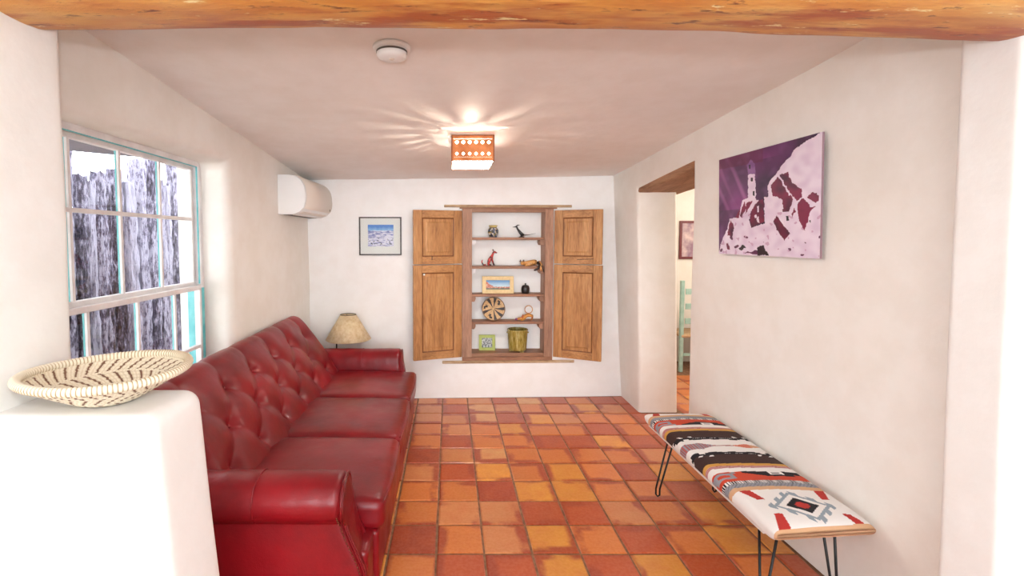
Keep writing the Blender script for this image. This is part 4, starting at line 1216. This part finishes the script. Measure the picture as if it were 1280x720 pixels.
# reclining cat, hind legs and tail hanging over the shelf edge
y = on(.82, .045); z = SH[1]
v = thing('cat_figurine', 'tan striped cat figurine lying on the second shelf with hind legs dangling', 'figurine', (0.82, y, z))
cm = spotted('tan_striped_paint', rgb(206, 150, 82), rgb(92, 56, 30), 30, 0.54, 0.66)
dk = base_mat('dark_brown_paint', rgb(48, 34, 30), 0.4)[0]
skin_fig('body', {'hip': (0.902, y, z + .036, .033), 'mid': (0.862, y, z + .040, .031), 'sh': (0.810, y, z + .032, .026), 'neck': (0.775, y - .004, z + .030, .019), 'head': (0.742, y - .010, z + .032, .025),
                  'muz': (0.732, y - .030, z + .026, .012), 'fl': (0.800, y - .024, z + .010, .010), 'pl': (0.765, y - .030, z + .008, .008), 'fr': (0.80, y + .02, z + .010, .010), 'pr': (0.77, y + .02, z + .008, .008)},
         [('hip', 'mid'), ('mid', 'sh'), ('sh', 'neck'), ('neck', 'head'), ('head', 'muz'), ('sh', 'fl'), ('fl', 'pl'), ('sh', 'fr'), ('fr', 'pr')], cm, v)
MB().tube([(0.905, y - .014, z + .036), (0.918, y - .046, z + .012), (0.900, y - .056, z - .022), (0.872, y - .056, z - .036), (0.858, y - .056, z - .040)], [.020, .016, .012, .011, .007], 10).build('hind_leg', dk, v, smooth=True)
MB().tube([(0.915, y - .008, z + .040), (0.932, y - .044, z + .012), (0.928, y - .054, z - .024), (0.940, y - .056, z - .050)], [.020, .016, .013, .008], 10).build('hind_leg', cm, v, smooth=True)
MB().tube([(0.920, y - .01, z + .03), (0.940, y - .050, z + .004), (0.950, y - .056, z - .04), (0.958, y - .058, z - .062)], [.010, .009, .008, .003], 8).build('tail', dk, v, smooth=True)
for s in (-1, 1):
    MB().tube([(0.742 + s * .015, y - .010, z + .048), (0.742 + s * .019, y - .010, z + .068)], [.010, .001], 8).build('ear', dk, v, smooth=True)
MB().tube([(0.720, y - .037, z + .040), (0.7205, y - .039, z + .040)], .003, 8).build('eye', dk, v)
MB().tube([(0.742, y - .037, z + .040), (0.7425, y - .039, z + .040)], .003, 8).build('eye', dk, v)

def flat_frame(name, label, x0, x1, z0, z1, yfront, tilt, bw, fmat, paint, nu, nv, inset=None, group=None, thick=0.014, slope=0.0):
    """standing picture frame leaning slightly back; paint(s, t) -> colour"""
    xc = (x0 + x1) / 2
    def G(x, d, z): return (x, yfront + d + tilt * (z - z0) + slope * (x - xc), z)
    r = thing(name, label, 'picture', G(xc, 0, z0))
    m = MB(); t = thick
    m.box((x0, 0, z0), (x0 + bw, t, z1), G); m.box((x1 - bw, 0, z0), (x1, t, z1), G)
    m.box((x0 + bw, 0, z0), (x1 - bw, t, z0 + bw), G); m.box((x0 + bw, 0, z1 - bw), (x1 - bw, t, z1), G)
    m.build('frame', fmat, r, bevel=0.0015)
    ins = inset or (x0 + bw, x1 - bw, z0 + bw, z1 - bw)
    if inset:
        MB().box((x0 + bw, t * .45, z0 + bw), (x1 - bw, t * .8, z1 - bw), G).build('mat', 'mat_board', r)
        dd = t * .42
    else:
        MB().box((x0 + bw, t * .6, z0 + bw), (x1 - bw, t * .9, z1 - bw), G).build('backing', 'mat_board', r)
        dd = t * .5
    X = lambda p: ((p.x - ins[0]) / (ins[1] - ins[0]), (p.z - ins[2]) / (ins[3] - ins[2]))
    MB().grid(lambda u, v: G(ins[0] + (ins[1] - ins[0]) * u, dd, ins[2] + (ins[3] - ins[2]) * v), nu, nv).build('picture_sheet', 'print', r, paint=lambda p: paint(*X(p)), fix=False)
    return r, G, ins
def mixc(a, b, t): t = max(0, min(1, t)); return tuple(a[i] + (b[i] - a[i]) * t for i in range(3))
def pano(s, t):
    ridge = 0.30 + 0.55 * max(0, 0.32 - s) / 0.32 + 0.10 * nz(s * 9, 1, 0) + 0.05 * nz(s * 40, 2, 0)
    if t > ridge: return mixc(rgb(190, 216, 226), rgb(38, 118, 176), (t - 0.35) / 0.6)
    k = nz(s * 14, t * 9, 4)
    if t < 0.16 + 0.1 * nz(s * 8, 3, 1): return mixc(rgb(110, 96, 60), rgb(70, 80, 50), k + .5)
    if k > 0.15: return rgb(214, 170, 140)
    return mixc(rgb(168, 74, 46), rgb(206, 110, 70), k + .6)
flat_frame('panorama_frame', 'wide pale tan frame with a red rock panorama on the third shelf', 0.340, 0.668, SH[2], 1.243, on(.5, .10), 0.12, 0.040, 'tan_frame', pano, 90, 44)
def bwphoto(s, t):
    k = nz(s * 7, t * 6, 9) + 0.6 * nz(s * 22, t * 20, 2)
    return mixc(rgb(26, 28, 26), rgb(196, 196, 190), k * 1.3 + .42)
flat_frame('small_green_frame', 'small lime green frame with a dark photograph on the bottom shelf', 0.309, 0.479, 0.462, 0.622, on(.4, .12), 0.12, 0.030, 'green_frame', bwphoto, 40, 36)

# little lidded pot
x, y, z = 0.790, on(.79, .10), SH[2]
v = thing('lidded_pot', 'tiny black lidded pot on the third shelf beside the wide frame', 'pot', (x, y, z))
MB().lathe(catmull([(.0001, 0), (.034, 0), (.040, .012), (.043, .045), (.040, .066), (.032, .076), (.0001, .077)], 4), (x, y, z), 32).build('body', 'black_lacquer', v, smooth=True)
MB().lathe([(.036, .073), (.034, .082), (.012, .088), (.006, .092), (.010, .100), (.007, .106), (.0001, .107)], (x, y, z), 24).build('lid', 'black_lacquer', v, smooth=True)

# round woven plate standing against the back
xc_, zc_, R_ = 0.458, SH[3] + 0.1225, 0.122
y = on(.458, .125)
v = thing('coiled_plate', 'round coiled basket plate with black and tan rays standing on the fourth shelf', 'plate', (xc_, y, SH[3]))
def plate_fn(u, w):
    r = max(R_ * w, .0004); th = 2 * PI * u
    dz = r * math.sin(th)
    return (xc_ + r * math.cos(th), y + 0.14 * dz - 0.020 * (w ** 2) + 0.0012 * math.sin(w * 2 * PI * 14), zc_ + dz)
def plate_paint(p):
    th = math.atan2(p.z - zc_, p.x - xc_); r = math.hypot(p.z - zc_, p.x - xc_)
    tan_ = rgb(214, 176, 124)
    if r < 0.012: return tan_
    ph = (th / (2 * PI) * 9 + 0.22 + 0.05 * math.sin(r * 30)) % 1
    if r > R_ * .96: return rgb(120, 84, 52)
    dark = ph < 0.44
    g = (th / (2 * PI) * 9 + 0.22) % 9
    sec = int(g)
    if sec in (1, 4, 6) :
        dark = (0.062 < r < 0.088 and .1 < ph < .5) or (0.085 < r < .105 and .3 < ph < .75)
    return rgb(38, 22, 20) if dark else mixc(tan_, rgb(190, 148, 98), nz(th * 9, r * 120, 0) + .3)
po = MB().grid(plate_fn, 180, 40, cu=True).build('coil', 'craft_paint', v, smooth=True, paint=plate_paint, fix=False)
q = po.modifiers.new('thickness', 'SOLIDIFY'); q.thickness = 0.006; q.offset = -1
# crouching figurine with ring tail
y = on(.79, .08); z = SH[3]
v = thing('ring_tail_figurine', 'orange crouching animal figurine with a ring-shaped tail on the fourth shelf', 'figurine', (0.79, y, z))
om = spotted('orange_paint', rgb(206, 140, 50), rgb(170, 92, 30), 26, 0.45, 0.6)
skin_fig('body', {'hip': (0.838, y, z + .068, .026), 'mid': (0.808, y, z + .060, .021), 'ch': (0.772, y, z + .036, .019), 'neck': (0.745, y, z + .026, .013), 'head': (0.722, y, z + .022, .015), 'muz': (0.700, y, z + .016, .011),
                  'hl': (0.862, y - .015, z + .045, .012), 'hl2': (0.852, y - .016, z + .020, .008), 'hl3': (0.842, y - .016, z + .006, .007), 'hr': (0.865, y + .015, z + .045, .012), 'hr2': (0.862, y + .016, z + .020, .008), 'hr3': (0.855, y + .016, z + .006, .007),
                  'fl': (0.760, y - .018, z + .012, .008), 'fl2': (0.735, y - .020, z + .006, .006), 'fr': (0.762, y + .018, z + .012, .008), 'fr2': (0.74, y + .020, z + .006, .006)},
         [('hip', 'mid'), ('mid', 'ch'), ('ch', 'neck'), ('neck', 'head'), ('head', 'muz'), ('hip', 'hl'), ('hl', 'hl2'), ('hl2', 'hl3'), ('hip', 'hr'), ('hr', 'hr2'), ('hr2', 'hr3'), ('ch', 'fl'), ('fl', 'fl2'), ('ch', 'fr'), ('fr', 'fr2')], om, v)
MB().tube([(0.822 + .040 * math.sin(t * PI / 14), y, z + .118 - .040 * math.cos(t * PI / 14)) for t in range(28)], .0042, 8, closed=True).build('tail', om, v, smooth=True)
for s in (-1, 1):
    MB().tube([(0.755, y + s * .010, z + .036), (0.765, y + s * .014, z + .066)], [.009, .002], 8).build('ear', base_mat('pink_paint', rgb(206, 110, 90), 0.5)[0] if s < 0 else om, v, smooth=True)
MB().lathe(catmull([(.0001, -.013), (.012, -.008), (.014, 0), (.010, .010), (.0001, .013)], 3), (0.694, y - .002, z + .016), 14).build('nose', base_mat('magenta_paint', rgb(130, 50, 110), 0.4)[0], v, smooth=True)
# glazed crock
x, y, z = 0.710, on(.71, .092), 0.4625
v = thing('glazed_crock', 'large olive glazed crock with lug handles on the bottom shelf', 'pot', (x, y, z))
cp2 = catmull([(.0001, .012), (.060, .012), (.088, .014), (.096, .020), (.100, .05), (.106, .12), (.109, .18), (.111, .215), (.114, .222), (.113, .232), (.104, .232), (.100, .215), (.095, .10), (.05, .04), (.0001, .035)], 4)
MB().lathe([(r * .95, h) for r, h in cp2], (x, y, z), 56).build('body', 'olive_glaze', v, smooth=True)
for a in (0.5, 2.6, 4.7):
    MB().rbox((x + .07 * math.cos(a - 1.57) - .022, y + .07 * math.sin(a - 1.57) - .02, z), (x + .07 * math.cos(a - 1.57) + .022, y + .07 * math.sin(a - 1.57) + .02, z + .013), .005, 4).build('foot', 'olive_glaze', v, smooth=True)
for s in (-1, 1):
    MB().tube([(x + s * .098, y - .03, z + .200), (x + s * .108, y - .018, z + .198), (x + s * .111, y, z + .198), (x + s * .108, y + .018, z + .198), (x + s * .098, y + .03, z + .200)], .007, 8).build('lug_handle', 'olive_glaze', v, smooth=True)

# ------------------------------------------------------------------ framed picture on the back wall
def dunes(s, t):
    if t > 0.74 + 0.05 * nz(s * 4, 0, 1): return mixc(rgb(150, 196, 232), rgb(40, 108, 196), (t - .70) / .2 + .3 * nz(s * 9, 1, 1))
    k = nz(s * 3, t * 16, 3) + .5 * nz(s * 9, t * 40, 6)
    if 0.42 > t > 0.04 and nz(s * 11 + 3, t * 13, 8) > 0.22 and nz(s * 30, t * 34, 2) > -.1: return rgb(40, 36, 54)
    if 0.74 > t > 0.50 and nz(s * 7, t * 26, 5) > 0.12: return rgb(104, 104, 168)
    if k > .22: return rgb(150, 146, 190)
    return mixc(rgb(222, 214, 230), rgb(178, 170, 206), k * 2 + .4 * t)
yf = yb(-0.69) - 0.022
flat_frame('framed_dune_picture', 'thin dark frame with wide white mat around a blue and lilac dune photograph', -0.905, -0.483, 1.469, 1.852, yf, 0.0, 0.013, 'black_frame', dunes, 80, 70, inset=(-0.818, -0.562, 1.558, 1.774), slope=0.033, thick=0.02)
o = bpy.data.objects['framed_dune_picture']
xg = MB().box((-0.890, 0.003, 1.483), (-0.498, 0.005, 1.838), lambda x, d, z: (x, yf + d + 0.033 * (x + 0.694), z)).build('glazing', 'picture_glass', o)

# ------------------------------------------------------------------ large unframed print on the right wall
ART = {'WHITE': [[(0.97, 1.007), (0.895, 0.965), (0.783, 0.913), (0.75, 0.862), (0.681, 0.8), (0.638, 0.747), (0.582, 0.695), (0.55, 0.645), (0.558, 0.543), (0.518, 0.54), (0.521, 0.447), (0.524, 0.3), (0.39, 0.267), (0.365, 0.345), (0.373, 0.402), (0.467, 0.527), (0.434, 0.54), (0.421, 0.768), (0.407, 0.78), (0.348, 0.782), (0.35, 0.56), (0.288, 0.547), (0.257, 0.43), (0.199, 0.375), (0.136, 0.368), (0.102, 0.255), (0.052, 0.172), (0.035, 0.128), (0.041, -0.022), (1.034, 0.027)]], 'DARK': [[(0.583, 0.65), (0.639, 0.703), (0.668, 0.68), (0.736, 0.548), (0.764, 0.51), (0.697, 0.393), (0.69, 0.502), (0.655, 0.527), (0.598, 0.54)], [(0.662, 0.725), (0.735, 0.733), (0.777, 0.628), (0.846, 0.575), (0.857, 0.508), (0.817, 0.48), (0.772, 0.527), (0.705, 0.638)], [(0.693, 0.485), (0.762, 0.537), (0.782, 0.492), (0.752, 0.392), (0.697, 0.388)], [(0.821, 0.462), (0.857, 0.497), (0.898, 0.462), (0.925, 0.412), (0.962, 0.423), (0.919, 0.363), (0.884, 0.227), (0.841, 0.285), (0.821, 0.387)], [(0.89, 0.505), (0.939, 0.535), (0.982, 0.502), (0.983, 0.462), (0.961, 0.448)], [(0.606, 0.313), (0.642, 0.368), (0.692, 0.292), (0.759, 0.203), (0.71, 0.148), (0.657, 0.222)], [(0.405, 0.458), (0.467, 0.527), (0.508, 0.522), (0.522, 0.318), (0.39, 0.267), (0.375, 0.383)], [(0.28, 0.468), (0.313, 0.525), (0.326, 0.465), (0.284, 0.37), (0.259, 0.39)], [(0.199, 0.375), (0.261, 0.46), (0.252, 0.367)], [(0.11, 0.233), (0.149, 0.367), (0.19, 0.273), (0.168, 0.182), (0.113, 0.192)], [(0.33, 0.503), (0.395, 0.525), (0.36, 0.462), (0.318, 0.407)], [(0.77, 0.373), (0.793, 0.423), (0.804, 0.38), (0.779, 0.348)], [(0.095, 0.108), (0.12, 0.125), (0.144, 0.047), (0.11, 0.042)]], 'BLACK': [[(0.452, 0.075), (0.514, 0.105), (0.537, 0.058), (0.579, 0.008), (0.455, 0.003)], [(0.724, 0.357), (0.747, 0.355), (0.749, 0.315), (0.728, 0.317)], [(0.355, 0.875), (0.373, 0.872), (0.375, 0.833), (0.358, 0.837)], [(0.378, 0.748), (0.398, 0.745), (0.4, 0.71), (0.379, 0.713)], [(0.399, 0.618), (0.418, 0.617), (0.421, 0.57), (0.402, 0.572)], [(0.247, 0.07), (0.305, 0.1), (0.33, 0.072), (0.273, 0.04)], [(0.913, 0.307), (0.928, 0.313), (0.921, 0.282)]], 'LILAC': [[(0.333, 0.882), (0.376, 0.92), (0.417, 0.883), (0.429, 0.773), (0.348, 0.785)]], 'WHITE2': [[(0.447, 0.468), (0.464, 0.472), (0.467, 0.41), (0.452, 0.408)], [(0.418, 0.383), (0.44, 0.393), (0.45, 0.358), (0.424, 0.357)], [(0.441, 0.35), (0.462, 0.377), (0.473, 0.31), (0.451, 0.317)]]}
ART['WHITE'][0][0] = (1.1, 1.03); ART['WHITE'][0][-1] = (1.1, -0.1); ART['WHITE'][0][-2] = (-0.03, -0.1)
def inside(poly, s, t):
    c = False; n = len(poly)
    for i in range(n):
        a, b_ = poly[i], poly[i - 1]
        if (a[1] > t) != (b_[1] > t) and s < (b_[0] - a[0]) * (t - a[1]) / (b_[1] - a[1]) + a[0]: c = not c
    return c
def art_paint(s, t):
    s2 = s + .010 * nz(s * 22, t * 22, 3) + .006 * nz(s * 60, t * 60, 1); t2 = t + .012 * nz(s * 22, t * 22, 9) + .006 * nz(s * 60, t * 60, 5)
    k = nz(s * 4, t * 3, 2); k2 = nz(s * 14, t * 14, 5); k3 = nz((s + t * .5) * 16, t * 2, 7)
    for p in ART['BLACK']:
        if inside(p, s2 if t < .3 else s, t2 if t < .3 else t): return rgb(34, 18, 34)
    for p in ART['LILAC']:
        if inside(p, s, t2): return mixc(rgb(150, 104, 158), rgb(112, 66, 128), k2 + .4)
    for p in ART['WHITE2']:
        if inside(p, s, t): return rgb(236, 220, 232)
    for p in ART['DARK']:
        if inside(p, s2, t2): return mixc(rgb(128, 28, 70), rgb(62, 16, 50), k * .9 + k2 * .9 + .45)
    for p in ART['WHITE']:
        if inside(p, s2, t2):
            if t < .40 and nz(s * 26, t * 22, 11) > .42: return rgb(206, 168, 196)
            if t < .20 and nz(s * 15, t * 20, 17) > .42: return rgb(96, 40, 80)
            return mixc(rgb(236, 222, 236), rgb(220, 198, 220), k2 + .3 + .2 * k)
    c = mixc(rgb(122, 54, 118), rgb(52, 22, 64), k * 1.2 + .50 + .25 * (s - .3) + .5 * math.exp(-((s - .52) / .1) ** 2) * (t < .9))
    if s < .36 and t > .35: c = mixc(c, rgb(170, 104, 158), max(0, k3) * .9 + .12)
    if t > .9 - .05 * s and s < .5: c = mixc(c, rgb(96, 22, 60), .6)
    if s < .25 and t < .46: c = mixc(c, rgb(70, 50, 74), .6)
    return mixc(c, rgb(150, 100, 160), max(0, k2) * .35)
AY0, AY1, AZ0, AZ1 = 2.268, 3.072, 1.537, 2.133
ap = thing('canyon_ruin_print', 'large purple and white print of stone ruins under a cliff on the right wall', 'picture', (xr(1.83) - 0.02, (AY0 + AY1) / 2, AZ0))
A = lambda y, d, z: (xr(z, y) - d, y, z)
MB().box((AY0, 0.018, AZ0), (AY1, 0.028, AZ1), lambda y, d, z: A(y, d, z)).build('panel', base_mat('panel_edge', rgb(150, 120, 130), 0.5)[0], ap)
MB().box((AY0 + .1, -0.004, AZ0 + .1), (AY1 - .1, 0.018, AZ1 - .1), lambda y, d, z: A(y, d, z)).build('hanging_rail', 'white_plastic', ap)
MB().grid(lambda u, v: A(AY1 + (AY0 - AY1) * u, 0.0288, AZ0 + (AZ1 - AZ0) * v), 260, 190).build('print_sheet', 'panel_print', ap, paint=lambda p: art_paint((AY1 - p.y) / (AY1 - AY0), (p.z - AZ0) / (AZ1 - AZ0)), fix=False)
